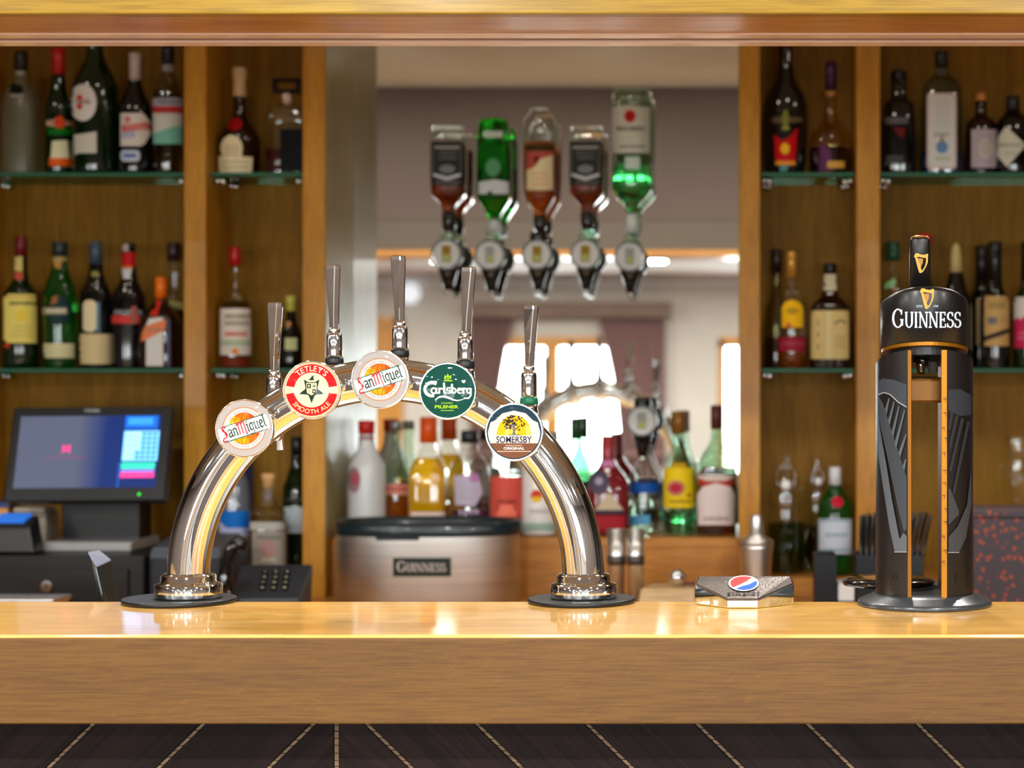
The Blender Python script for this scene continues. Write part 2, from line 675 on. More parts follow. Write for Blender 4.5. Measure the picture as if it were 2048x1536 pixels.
# ------------------------------------------------------------------ materials
M = {}
M['oak_front'] = wood('oak_light', S(180, 120, 26), S(202, 146, 46), 'z', .42, .06, spec=.3)
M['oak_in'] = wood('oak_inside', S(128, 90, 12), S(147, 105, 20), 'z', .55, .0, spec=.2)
M['oak_side'] = wood('oak_polished_side', S(142, 126, 62), S(158, 142, 80), 'z', .4, .35, coat_rough=.22)
M['oak_x'] = wood('oak_ledge', S(186, 122, 44), S(206, 142, 58), 'x', .42, .2)
M['oak_top'] = wood('oak_worktop', S(238, 180, 86), S(248, 198, 112), 'x', .3, .75, .6, .05, coat_rough=.07)
M['oak_fascia'] = wood('oak_fascia', S(97, 64, 18), S(108, 73, 23), 'x', .5, .04, 1.3, .3, fleck=.16)
M['oak_canopy'] = wood('oak_yellow', S(168, 128, 12), S(190, 152, 30), 'x', .42, .2, .7, .3)
M['oak_under'] = wood('oak_orange', S(206, 138, 64), S(222, 162, 88), 'x', .3, .5, .5, .05, coat_rough=.2)
M['oak_door'] = wood('oak_joinery', S(206, 140, 58), S(222, 158, 76), 'z', .4, .2)
M['rail'] = mat('pink_beige_lacquer', S(236, 206, 188), .35, coat=.3)
M['groove'] = mat('brown_groove', S(120, 88, 72), .6)
M['dark_plank'] = wood('wenge', S(32, 22, 22), S(50, 36, 35), 'x', .6, .0, .6, .3, spec=.15)
M['plank_left'] = wood('wenge_left', S(32, 22, 22), S(54, 38, 36), 'x', .55, .0, .6, .3, spec=.2, rot=math.radians(45))
M['plank_right'] = wood('wenge_right', S(32, 22, 22), S(54, 38, 36), 'x', .55, .0, .6, .3, spec=.2, rot=math.radians(-45))
M['inlay'] = noisy(mat('pale_inlay', S(150, 122, 92), .5), .3, (90, 90, 90))
M['chrome'] = mat('chrome', (.84, .88, .9, 1), .045, 1.)
M['chrome_soft'] = mat('satin_chrome', (.78, .78, .79, 1), .16, 1.)
M['steel'] = noisy(mat('brushed_steel', (.68, .65, .62, 1), .42, 1.), .12, (2, 2, 160))
M['steel_matt'] = mat('matt_steel', (.8, .79, .77, 1), .36, 1.)
M['black_plastic'] = mat('black_plastic', S(11, 12, 13), .4, coat=.05)
M['black_gloss'] = mat('black_gloss', S(10, 11, 13), .12, coat=.6)
M['black_rubber'] = mat('black_rubber', S(16, 18, 20), .4)
M['slate'] = mat('slate_plastic', S(34, 38, 44), .4)
M['grey_plastic'] = mat('grey_plastic', S(120, 118, 112), .4)
M['paint_taupe'] = noisy(mat('taupe_paint', S(98, 82, 74), .7), .04, (3, 3, 3))
M['paint_taupe2'] = noisy(mat('taupe_paint_low', S(100, 88, 76), .7), .04, (3, 3, 3))
M['paint_cream'] = noisy(mat('cream_paint', S(242, 238, 226), .7), .03, (3, 3, 3))
M['paint_beige'] = noisy(mat('beige_wallpaper', S(206, 198, 186), .75), .05, (4, 4, 4))
M['paint_dark'] = noisy(mat('brown_wall_paint', S(96, 80, 70), .7), .06, (3, 3, 3))
M['paint_white'] = mat('white_paint', S(236, 234, 232), .5)
M['ceiling'] = noisy(mat('ceiling_paint', S(214, 206, 202), .8), .03, (2, 2, 2))
M['carpet'] = noisy(mat('carpet', S(56, 42, 38), .95), .4, (40, 40, 40), .5)
M['tile'] = noisy(mat('bar_floor', S(70, 66, 62), .5), .15, (8, 8, 8))
M['curtain'] = noisy(mat('plum_curtain', S(130, 98, 94), .85), .15, (40, 40, 3))
M['mirror'] = mat('mirror_silver', (.9, .92, .9, 1), .0, 1.)
M['pane'] = thin('window_glass', (.97, .99, .98, 1), .5, .04)
M['lens'] = thin('clear_dome', (1, 1, 1, 1), .55, .012, .03)
M['lamp'] = mat('lamp_lens', (1.0, .93, .8, 1), .5, emit=18.)
M['globe'] = mat('opal_globe', S(236, 240, 250), .3, emit=.5)
M['shelf_glass'] = thin('shelf_glass', (.5, .78, .64, 1), .35, .05)
M['shelf_edge'] = mat('shelf_edge_green', S(8, 92, 60), .5)
M['copper'] = mat('copper_lacquer', S(150, 96, 5), .32, .6)
M['copper_dark'] = mat('copper_inner', S(104, 64, 5), .35, .5)
M['gold'] = mat('gold_foil', S(214, 172, 82), .28, .8)

# ------------------------------------------------------------------ the room
XL, XR = -4.4, 2.7
YC0, YC1 = 2.283, 2.492       # bar canopy front and back
YB = 4.362                    # wall behind the bar
ZC, ZB = 2.25, 2.46           # guest ceiling, bar ceiling
ZU = 1.879                    # underside of the canopy
ZT = EYE - .2923              # counter top
ZK = .941                     # back counter top


def struct(name, mb, m, parent=None, bevel=0.):
    o = mb.build(name, m, parent, bevel)
    o['kind'] = 'structure'
    return o


struct('floor', MB().box(XL, XR, YF, 2.4, -.06, 0).box(XL, XR, 2.4, YB, -.06, 0, 1), [M['carpet'], M['tile']])
struct('ceiling', MB().box(XL, XR, YF, YC0, ZC, ZC + .3).box(XL, XR, YC1, YB, ZB, ZB + .09, 1), [M['ceiling'], M['paint_cream']])
struct('wall_back', MB().box(XL, XR, YB, YB + .1, -.06, ZB + .09), M['paint_taupe'])
struct('wall_left', MB().box(XL - .1, XL, YF - .1, YB + .1, -.06, ZB + .09), M['paint_dark'])
struct('wall_right', MB().box(XR, XR + .1, YF - .1, YB + .1, -.06, ZB + .09), M['paint_dark'])
wf = MB()
xs = [XL] + [q for ab in WINS for q in ab] + [XR]
for i in range(0, len(xs), 2):
    wf.box(xs[i], xs[i + 1], YF - .12, YF, -.06, ZC)
for a, b in WINS:
    wf.box(a, b, YF - .12, YF, -.06, WZ0).box(a, b, YF - .12, YF, WZ1, ZC)
struct('wall_front', wf, M['paint_beige'])
struct('trim_1', MB().box(XL, XR, YF, YF + .055, ZC - .075, ZC).box(XL, XR, YF, YF + .085, ZC - .03, ZC), M['paint_white'])
struct('baseboard_front', MB().box(XL, XR, YF, YF + .02, 0, .14), M['paint_white'])
for i, (a, b) in enumerate(WINS):
    fr = MB()
    fr.box(a, b, YF - .09, YF + .02, WZ1 - .055, WZ1 + .02).box(a - .02, b + .02, YF - .09, YF + .05, WZ0 - .03, WZ0 + .05)
    fr.box(a, a + .05, YF - .09, YF + .02, WZ0, WZ1).box(b - .05, b, YF - .09, YF + .02, WZ0, WZ1)
    mid = a + .465 if i == 1 else (a + b) / 2 + .1
    fr.box(mid, mid + .1, YF - .09, YF + .015, WZ0, WZ1)
    wn = struct('window_%d' % (i + 1), fr, M['oak_door'], bevel=.004)
    struct('pane', MB().box(a + .05, mid, YF - .05, YF - .045, WZ0 + .05, WZ1 - .055), M['pane'], wn)
    struct('pane', MB().box(mid + .1, b - .05, YF - .05, YF - .045, WZ0 + .05, WZ1 - .055), M['pane'], wn)
dr = struct('door_1', MB().box(-3.02, -2.52, YF - .02, YF + .03, 0, 1.9).box(-3.08, -3.02, YF, YF + .05, 0, 1.96).box(-2.52, -2.46, YF, YF + .05, 0, 1.96).box(-3.08, -2.46, YF, YF + .05, 1.9, 1.96), M['oak_door'], bevel=.004)
struct('door_handle', MB().tube([(-2.6, YF + .03, 1.0), (-2.6, YF + .08, 1.0), (-2.7, YF + .08, 1.0)], .009), M['chrome_soft'], dr)


def curtain(xa, xb, xtie, side, label):
    """A gathered drape tied back towards the wall: wavy cloth from top to sill."""
    t = thing('curtain', label, 'curtain', ((xa + xb) / 2, YF + .09, 1.9), 'plum curtains at the guest room window')
    mb = MB()
    n, k = 46, 14
    vs, fs = [], []
    for j in range(k + 1):
        v = j / k
        z = 1.955 - v * 1.75
        pull = math.sin(min(1, v / .55) * PI / 2) if v < .55 else 1 - .25 * (v - .55) / .45
        a, b = (xa, xb + (xtie - xb) * pull) if side < 0 else (xa + (xtie - xa) * pull, xb)
        for i in range(n + 1):
            u = i / n
            vs.append((a + (b - a) * u, YF + .085 + .022 * math.sin(u * 15 * PI + .6 * math.sin(v * 3)), z))
    for j in range(k):
        for i in range(n):
            p = j * (n + 1) + i
            fs.append((p, p + 1, p + n + 2, p + n + 1))
    mb.add(vs, fs, 0, True)
    c = mb.build('drape', M['curtain'], t)
    s = c.modifiers.new('cloth', 'SOLIDIFY')
    s.thickness = .006
    z = 1.955 - .55 * 1.75
    xc = (xa + xtie) / 2 if side < 0 else (xtie + xb) / 2
    wd = abs((xtie - xa) if side < 0 else (xb - xtie)) / 2 + .012
    MB().box(xc - wd, xc + wd, YF + .045, YF + .125, z - .02, z + .02).build('tieback', M['curtain'], t, .006)
    return t


curtain(-1.98, -1.67, -1.80, -1, 'plum curtain tied back at the left of the guest room window')
curtain(-1.08, -.61, -.93, 1, 'plum curtain tied back at the right of the guest room window')
pm = thing('curtain_pelmet', 'brown pelmet board above the pair of plum curtains', 'pelmet', (-1.3, YF + .08, 2.0))
MB().box(-2.02, -.57, YF + .125, YF + .14, 1.95, 2.06).box(-2.02, -.57, YF + .001, YF + .125, 2.045, 2.06).build('board', noisy(mat('pelmet_fabric', S(132, 110, 96), .8), .1), pm, .006)
MB().tube([(-2.0, YF + .085, 1.985), (-.6, YF + .085, 1.985)], .008).build('track', M['chrome_soft'], pm)
gl = thing('wall_globe', 'round opal wall lamp left of the plum curtains', 'lamp', (-2.4, YF, 2.12))
MB().tube([(-2.4, YF, 2.12), (-2.4, YF + .02, 2.12)], .045, 20).build('backplate', M['chrome_soft'], gl)
MB().ball((-2.4, YF + .085, 2.12), .075).build('globe', M['globe'], gl)

# ceiling lamps in the guest room, and housings for the added bar fill
for lst, zc, r, nm, lb, gp in ((ROOM_LAMPS, ZC, .075, 'ceiling_downlight', 'recessed round downlight in the guest room ceiling', 'guest room downlights'),
                               (BAR_FILL, ZB, .06, 'ceiling_downlight', 'added fill downlight in the ceiling behind the bar', 'added bar fill lights')):
    for x, y in lst:
        t = thing(nm, lb, 'downlight', (x, y, zc), gp)
        MB().lathe([(-.006, r + .012), (0, r + .014)], (x, y, zc), 28).build('trim_ring', M['chrome_soft'], t)
        MB().lathe([(-.012, r - .008), (-.002, r)], (x, y, zc), 28).build('lens', M['lamp'], t)

# ------------------------------------------------------------------ bar canopy over the counter
cn = thing('bar_canopy', 'oak canopy beam with pinkish shutter rail above the bar counter', 'canopy', (0, YC0, ZU))
MB().box(XL, XR, YC0, YC0 + .022, ZU, ZB + .06).build('front_board', M['oak_canopy'], cn, .002)
MB().box(XL, XR, YC0 + .022, 2.41, ZU + .0005, ZU + .02).build('underside_board', M['oak_under'], cn)
rl = MB().box(XL, XR, 2.41, 2.438, ZU - .001, ZU + .03).box(XL, XR, 2.462, YC1 - .001, ZU - .001, ZU + .03)
rl.build('shutter_rail', M['rail'], cn, .002)
MB().box(XL, XR, 2.438, 2.462, ZU + .009, ZU + .03).build('rail_groove', M['groove'], cn)
MB().box(XL, XR, YC1 - .018, YC1, 2.003, ZB).build('back_panel', M['paint_taupe'], cn)
MB().box(XL, XR, YC1 - .016, YC1 + .001, ZU + .02, 2.001).build('back_panel', M['paint_taupe2'], cn)
MB().box(XL, XR, YC1 - .016, YC1 + .006, ZU, ZU + .02).build('back_trim', M['oak_under'], cn, .002)

# ------------------------------------------------------------------ front counter
CX0, CX1 = -2.3, 1.5
YA, YZ = 2.215, 2.576
ct = thing('bar_counter', 'long oak bar counter with glossy top and dark chevron front', 'counter', (0, YA, 0))
MB().box(CX0, CX1, YA, YZ, ZT - .0042, ZT).build('worktop', M['oak_top'], ct, .0012, 3)
MB().box(CX0, CX1, YA + .0012, YA + .03, .990, ZT - .0043).build('fascia_board', M['oak_fascia'], ct, .0015)
MB().box(CX0, CX1, 2.44, 2.47, 0, ZT - .0043).build('carcass', M['dark_plank'], ct)
MB().box(CX0, CX1, 2.415, 2.44, 0, .12).build('kick_board', M['dark_plank'], ct)
YP = 2.40
fp = MB().box(CX0, CX1, YP + .014, YP + .04, .12, 1.06).build('front_panel', M['dark_plank'], ct)


def pxp(x, y):
    q = P(x, y, YP)
    return q.x, q.z


xm, zt = pxp(673, 1450)
stepx = 220.5 * YP / F
zlo, zhi = .56, 1.0


def clip(poly, n, c):
    out = []
    for (a, b) in zip(poly, poly[1:] + poly[:1]):
        da, db = a[0] * n[0] + a[1] * n[1] - c, b[0] * n[0] + b[1] * n[1] - c
        if da <= 0: out.append(a)
        if da * db < 0:
            t = da / (da - db)
            out.append((a[0] + (b[0] - a[0]) * t, a[1] + (b[1] - a[1]) * t))
    return out


def slab(poly, y0, y1):
    return MB().hexa([(a, y0, b) for a, b in poly], [(a, y1, b) for a, b in poly])


hw = .0028
for sgn in (-1, 1):
    # board edges run downwards away from the middle; x0 is where an edge meets the height of the overhang
    first = (62 if sgn > 0 else 48) * YP / F
    for k in range(-4, 12 if sgn < 0 else 10):
        def edge(z, j):
            return xm + sgn * (first + (k + j) * stepx + (zt - z) * 1.02)
        a = hw * 1.45
        poly = [(edge(zlo, 0) + sgn * a, zlo), (edge(zlo, 1) - sgn * a, zlo), (edge(zhi, 1) - sgn * a, zhi), (edge(zhi, 0) + sgn * a, zhi)]
        poly = clip(poly, (-sgn, 0), -sgn * (xm + sgn * hw * 1.3))
        poly = clip(clip(poly, (1, 0), CX1), (-1, 0), -CX0)
        if len(poly) > 2:
            slab(poly, YP, YP + .0139).build('plank', M['plank_left'] if sgn < 0 else M['plank_right'], fp, .0006, 1)
        st = MB()
        z = zhi
        while z > zlo:
            z2 = z - random.uniform(.0045, .0095)
            q = [(edge(z, 0) - a * .7, z), (edge(z, 0) + a * .7, z), (edge(z2, 0) + a * .7, z2), (edge(z2, 0) - a * .7, z2)]
            if sgn * (edge(z, 0) - xm) > .004 and CX0 < edge(z, 0) < CX1:
                st.hexa([(p, YP + .001, r) for p, r in q], [(p, YP + .0138, r) for p, r in q])
            z = z2 - .0011
        if st.v:
            st.build('inlay_strip', M['inlay'], fp)
st = MB()
z = zhi
while z > zlo:
    z2 = z - random.uniform(.005, .010)
    st.box(xm - hw, xm + hw, YP + .001, YP + .0138, z2, z)
    z = z2 - .0011
st.build('inlay_strip', M['inlay'], fp)

ub = thing('underbar_bench', 'low steel bench running behind the bar counter', 'bench', (0, 2.75, .9))
MB().box(CX0, CX1, 2.60, 3.0, .87, .90).build('bench_top', M['steel'], ub, .003)
for x in (-2.2, -1.2, -.2, .8, 1.4):
    MB().tube([(x, 2.66, 0), (x, 2.66, .87)], .018).tube([(x, 2.94, 0), (x, 2.94, .87)], .018).build('leg', M['steel'], ub)

# ------------------------------------------------------------------ back counter, shelf cabinets, mirror
ZF, ZBK = 4.063, 4.262
ZST, ZSM, ZLG, ZML = 1.9027, 1.4577, .986, 1.071


def fx(x, d=ZF):
    return (x - VX) * d / F


bc = thing('back_counter', 'oak back counter below the bottle shelves', 'counter', (0, 3.9, 0))
MB().box(CX0, CX1, 3.50, YB - .003, ZK - .035, ZK).build('worktop', M['oak_x'], bc, .003)
MB().box(CX0, CX1, 3.55, YB - .003, 0, ZK - .036).build('carcass', M['oak_x'], bc)


def cabinet(label, xs_, deep, shelves):
    """Upright panels with a back, a plinth, a top and glass shelves on chrome pegs."""
    t = thing('shelf_cabinet', label, 'cabinet', (fx(xs_[0][0]), ZF, ZK), 'bottle cabinets either side of the mirror')
    for i, (a, b) in enumerate(xs_):
        dp = YB - .003 if i == deep else ZBK + .018
        MB().box(fx(a), fx(b), ZF, dp, ZK, 2.42).build('upright_panel', M['oak_front'], t, .0015)
        if i == deep:
            e = fx(b) if i else fx(a)
            MB().box(e - .0012, e + .0012, ZF + .006, YB - .02, ZML + .001, 2.41).build('side_lining', M['oak_side'], t)
    x0, x1 = fx(xs_[0][0]), fx(xs_[-1][1])
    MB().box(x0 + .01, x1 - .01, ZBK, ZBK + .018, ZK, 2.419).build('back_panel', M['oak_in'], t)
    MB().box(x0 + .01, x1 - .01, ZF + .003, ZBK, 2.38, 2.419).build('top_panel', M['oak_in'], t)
    for (a, b), (c, d) in zip(xs_[:-1], xs_[1:]):
        MB().box(fx(b), fx(c), ZF + .004, ZBK - .001, ZK + .0004, ZLG).build('plinth', M['oak_x'], t, .001)
        for z in shelves:
            sh = MB()
            X0, X1 = fx(b) + .004, fx(c) - .004
            sh.box(X0, X1, ZF + .028, ZBK - .006, z - .008, z - .0002)
            sh.box(X0, X1, ZF + .024, ZF + .0279, z - .008, z - .0002, 1)
            s_ = sh.build('glass_shelf', [M['shelf_glass'], M['shelf_edge']], t)
            for xx in (X0, X1):
                for yy in (ZF + .055, ZBK - .04):
                    pg = MB()
                    e = 1 if xx == X0 else -1
                    pg.tube([(xx - e * .003, yy, z - .015), (xx + e * .016, yy, z - .015)], .0066, 12)
                    pg.ball((xx + e * .019, yy, z - .0165), .0088)
                    pg.build('shelf_peg', M['chrome_soft'], s_)
    return t


cabinet('oak cabinet of three uprights and glass shelves left of the mirror', [(-106, -62), (368, 412), (605, 650)], 2, (ZST, ZSM))
cabinet('oak cabinet of three uprights and glass shelves right of the mirror', [(1478, 1520), (1713, 1760), (2160, 2204)], 0, (ZST, ZSM))
for nm, a, b in (('plinth_block', 590, 654),):
    o = MB().box(fx(a), fx(b), ZF - .012, ZF - .0006, ZK, ZLG + .003).build(nm, M['oak_front'], [q for q in bpy.data.objects if q.name == 'shelf_cabinet'][0], .002)
mw = thing('bar_mirror', 'large mirror panel behind the spirit optics', 'mirror', (fx(1064), 4.343, 1.07))
MB().box(fx(650) + .0014, fx(1478) - .0014, 4.343, YB - .004, ZML - .02, 2.42).build('silvered_panel', M['mirror'], mw)
lg = thing('bottle_ledge', 'raised oak ledge holding bottles in front of the mirror', 'ledge', (fx(1064), 4.12, ZK))
MB().box(fx(650) + .0014, fx(1478) - .0014, 4.12, 4.3425, ZML - .022, ZML).build('ledge_top', M['oak_x'], lg, .002)
MB().box(fx(650) + .0014, fx(1478) - .0014, 4.124, 4.142, ZK, ZML - .0222).build('front_board', M['oak_x'], lg)
MB().box(fx(650) + .002, fx(1478) - .002, 4.143, 4.342, ZK, ZK + .02).build('bottom_board', M['oak_x'], lg)

# ------------------------------------------------------------------ the arched beer tower
D0 = 2.57
s0 = D0 / F
T = thing('beer_tap_tower', 'arched chrome five tap beer tower on the bar counter', 'beer tower', (P(772, 0, D0).x, D0, ZT))
R0 = 395 * s0
tr = 42 * s0
cen = P(772, 1155, D0)
pts = [Vector((cen.x - R0, D0, ZT + .03))]
for k in range(61):
    a = PI - PI * k / 60
    pts.append(cen + Vector((R0 * math.cos(a), 0, R0 * math.sin(a))))
pts.append(Vector((cen.x + R0, D0, ZT + .03)))
MB().tube(pts, tr, 40).build('arch', M['chrome'], T)
col_prof = [(1192, 64), (1188, 66), (1166, 66.5), (1163, 64), (1160.5, 56), (1159, 54), (1148, 53.5), (1145, 51), (1142.5, 46), (1141.5, 41)]
for sx, px_, rp_ in ((-1, 359, 111), (1, 1163.5, 107)):
    cx = cen.x + sx * R0
    pxx = P(px_, 0, D0).x
    base = P(0, 1192, D0).z
    MB().lathe([(0, rp_ * s0 - .001), (.0007, rp_ * s0), (.0052, rp_ * s0), (.0062, rp_ * s0 - .001)], (pxx, D0, ZT + .0003), 64).build('mounting_plate', M['black_rubber'], T)
    MB().lathe([(ZT + .0066 + (1192 - y) * s0, r * s0) for y, r in col_prof], (cx, D0, 0), 56).build('base_collar', M['chrome'], T)
    MB().lathe([(ZT - .12, .03), (ZT, .03)], (cx, YZ + .034, 0), 24).build('clamp_stem', M['chrome_soft'], T)

white, cream, red = ink(198, 198, 198), ink(212, 200, 168), ink(196, 14, 20)
dgreen, orange, brown = ink(6, 62, 52), ink(240, 140, 20), ink(132, 70, 40)


def art_globe(D):
    D.ell(0, 0, .985, .985, ink(166, 160, 156))
    D.ring(0, 0, .735, .765, ink(176, 112, 70))
    D.ell(0, 0, .735, .735, white)
    D.ring(0, 0, .70, .715, ink(196, 150, 110))
    for k in range(56):
        a = k * 360 / 56
        if 20 < a < 150 or 190 < a < 350:
            D.ring(0, 0, .605, .655, ink(150, 140, 132), a, a + (3.4 if k % 5 else 1.2), n=2, up=False)
    D.ell(0, 0, .57, .57, ink(226, 160, 6))
    D.poly([(.57 * math.cos(math.radians(t)), .57 * math.sin(math.radians(t))) for t in range(-70, 131, 8)] + [(-.1, .3), (.1, -.2)], ink(216, 106, 6))
    D.poly([(.57 * math.cos(math.radians(t)), .57 * math.sin(math.radians(t))) for t in range(-30, 81, 8)] + [(.2, .25), (.3, -.1)], ink(196, 64, 8))
    D.layer += 1
    for k in (-.62, -.22, .22, .62):
        D.line([(.56 * k * math.cos(math.radians(t)) * 1.0 + .05 * k, .56 * math.sin(math.radians(t))) for t in range(-84, 85, 12)], .02, ink(150, 70, 16), up=False)
    for yy in (-.3, .0, .3):
        h = math.sqrt(max(0, .55 ** 2 - yy ** 2))
        D.line([(-h, yy + .04), (0, yy - .03), (h, yy + .04)], .018, ink(160, 80, 20), up=False)
    r = math.radians(18)
    c, sn = math.cos(r), math.sin(r)

    def q(a, b): return (a * c - b * sn, a * sn + b * c)
    D.poly([q(-.8, -.285), q(.8, -.285), q(.8, .285), q(-.8, .285)], ink(20, 92, 70))
    D.poly([q(-.9, -.255), q(.9, -.255), q(.93, 0), q(.9, .255), q(-.9, .255), q(-.93, 0)], ink(200, 200, 200))
    rd, gn = ink(196, 24, 34), ink(8, 50, 42)
    x0, y0 = q(-.80, -.15)
    pen_word(D, 'SanMiguel', x0, y0, .27, [rd, gn, gn, rd, gn, gn, gn, gn, gn], r, .89, .19, (.15, .12))


def art_star(D):
    D.ell(0, 0, .985, .985, ink(206, 160, 110))
    D.ell(0, 0, .95, .95, cream)
    for a0, a1 in ((9, 171), (189, 351)):
        D.ring(0, 0, .62, .92, red, a0, a1)
    D.arc_text("TETLEY'S", 0, 0, .765, .20, cream, 90, bold=.012, track=.8)
    D.arc_text('SMOOTH ALE', 0, 0, .765, .16, ink(252, 226, 160), 270, bold=.0, inward=True, track=.9)
    D.text('ESTD', -.77, 0, .07, ink(200, 160, 120), .16)
    D.text('1822', .77, 0, .07, ink(200, 160, 120), .16)
    gk = ink(14, 46, 36)
    st = []
    for k in range(10):
        a = math.radians(-90 + 36 * k)
        rr = .47 if k % 2 == 0 else .20
        st.append((rr * math.cos(a), rr * math.sin(a)))
    D.poly(st, gk)
    D.poly([(-.27, .36), (-.12, .28), (.12, .28), (.27, .36), (.22, .1), (.2, -.14), (0, -.26), (-.2, -.14), (-.22, .1)], gk)
    D.poly([(-.19, .25), (.19, .25), (.165, -.1), (0, -.19), (-.165, -.1)], cream)
    D.rect(-.16, .06, -.02, .22, gk)
    D.rect(.03, -.12, .15, .03, gk)
    D.ell(.09, .14, .05, .05, ink(120, 110, 80), n=10)
    D.ell(-.09, -.04, .05, .05, ink(190, 170, 130), n=10)
    D.ell(-.09, .14, .03, .05, cream, n=8)
    D.ell(.09, -.045, .03, .045, cream, n=8)
    D.poly([(-.12, .38), (-.02, .34), (.1, .36), (.06, .44), (.1, .52), (.0, .48), (-.04, .4)], gk)


def art_pilsner(D):
    g = ink(0, 66, 56)
    D.ell(0, 0, .985, .985, g)
    lime = ink(150, 200, 30)
    D.poly([(-.13, .42), (-.1, .58), (-.03, .53), (.0, .64), (.05, .54), (.14, .57), (.12, .43)], lime)
    D.poly([(-.16, .37), (-.1, .34), (0, .36), (.12, .34), (.2, .38), (.1, .39), (0, .405), (-.1, .39)], lime)
    D.ell(-.03, .47, .03, .035, g, n=10)
    D.ell(.06, .47, .025, .03, g, n=10)
    wt = white
    D.layer += 1

    def pen(pts, wd=.07, nib=(.035, .045)): D.line(pts, wd, wt, up=False, nib=nib)
    pen(_arc(-.56, .06, .26, .235, 60, 280, 14), .11, (.05, .06))               # C
    pen([(-.78, .26), (-.6, .33), (-.42, .33), (-.46, .24)], .075)
    b = -.06
    pen(_arc(-.5, b + .07, .085, .095, 20, 340) + [(-.40, b - .02)], .065)         # a
    pen([(-.405, b + .16), (-.405, b + .02), (-.36, b - .02)], .065)
    pen([(-.31, b + .16), (-.295, b - .02)], .07); pen([(-.29, b + .1), (-.23, b + .16), (-.18, b + .13)], .06)     # r
    pen([(-.13, b + .34), (-.12, b + .02), (-.07, b - .02)], .075)                # l
    pen(_arc(.035, b + .12, .06, .05, 40, 250, 8) + _arc(.035, b + .03, .065, .05, 70, -130, 8)[1:], .055)  # s
    pen([(.16, b + .30), (.165, b + .0)], .075); pen(_arc(.225, b + .07, .075, .085, 150, -150, 10), .055)   # b
    pen([(.37, b + .08), (.49, b + .1)] + _arc(.435, b + .07, .075, .09, 30, 310, 10), .055)                # e
    pen([(.56, b + .16), (.575, b - .02)], .07); pen([(.58, b + .1), (.63, b + .16), (.67, b + .14)], .055)    # r
    pen(_arc(.77, b + .07, .07, .085, 0, 360, 12), .055); pen([(.845, b + .15), (.84, b - .1), (.76, b - .2), (.6, b - .2)], .06)  # g
    D.poly([(.54, .30), (.50, .36), (.54, .41), (.58, .37), (.62, .41), (.66, .36), (.60, .28)], wt)
    sw = [(.64, b - .205), (.52, b - .27), (.36, b - .31), (.2, b - .29), (.02, b - .22), (-.14, b - .17), (-.3, b - .19), (-.42, b - .27), (-.52, b - .31)]
    up_ = [(.64, b - .18), (.52, b - .235), (.36, b - .265), (.2, b - .225), (.02, b - .13), (-.14, b - .1), (-.3, b - .12), (-.4, b - .2), (-.46, b - .24)]
    D.poly([(-.4, b - .37)] + sw[::-1][1:] + up_, wt)
    D.text('DANISH', -.02, -.435, .055, lime, .4, .02)
    D.text('PILSNER', -.03, -.57, .12, lime, .86, .035)
    D.rect(-.25, -.715, .22, -.69, lime)


def art_orchard(D):
    D.ell(0, 0, .985, .985, ink(24, 52, 66))  # dark blue rim: the dome's reflection put into the print
    D.poly([(-.86, -.4)] + _arc(0, 0, .93, .93, 206, 180, 3) + [(-.84, .34), (-.66, .42), (-.42, .66), (0, .76), (.42, .66), (.66, .42), (.84, .34)] + _arc(0, 0, .93, .93, 0, -26, 3) + [(.86, -.4)], ink(212, 196, 190))
    yl = ink(234, 172, 6)
    D.poly(_arc(0, -.12, .62, .72, 0, 180, 20), yl)
    bk = ink(24, 28, 26)
    D.poly([(-.3, -.12), (-.06, -.085), (-.02, .1), (.02, .1), (.05, -.08), (.34, -.12)], bk)
    for a, b in (((-.0, .05), (-.22, .25)), ((.0, .05), (.2, .22)), ((0, .08), (.02, .35))):
        D.line([a, b], .03, bk, up=False)
    rr = random.Random(5)
    D.layer += 1
    for k in range(120):
        t, q = rr.uniform(0, 2 * PI), math.sqrt(rr.random())
        x, y = -.02 + .40 * q * math.cos(t), .31 + .30 * q * math.sin(t)
        if x > .12 and rr.random() < .55: continue
        if y < .12 and rr.random() < .5: continue
        D.ell(x, y, rr.uniform(.018, .05), rr.uniform(.016, .04), bk, rr.uniform(0, 60), 360 + 0, n=6, up=False)
    nv = ink(22, 36, 60)
    D.text('SOMERSBY', 0, -.27, .235, nv, 1.26, .015)
    D.poly(_arc(0, 0, .93, .93, 206, 334, 20), ink(112, 72, 50))
    for k in range(9):
        D.rect(-.3 + k * .066, -.495, -.255 + k * .066, -.465, ink(206, 186, 168), k == 0)
    D.text('ORIGINAL', 0, -.58, .095, ink(252, 244, 232), .74, .02)
    D.rect(-.6, -.70, .6, -.68, ink(228, 206, 188))


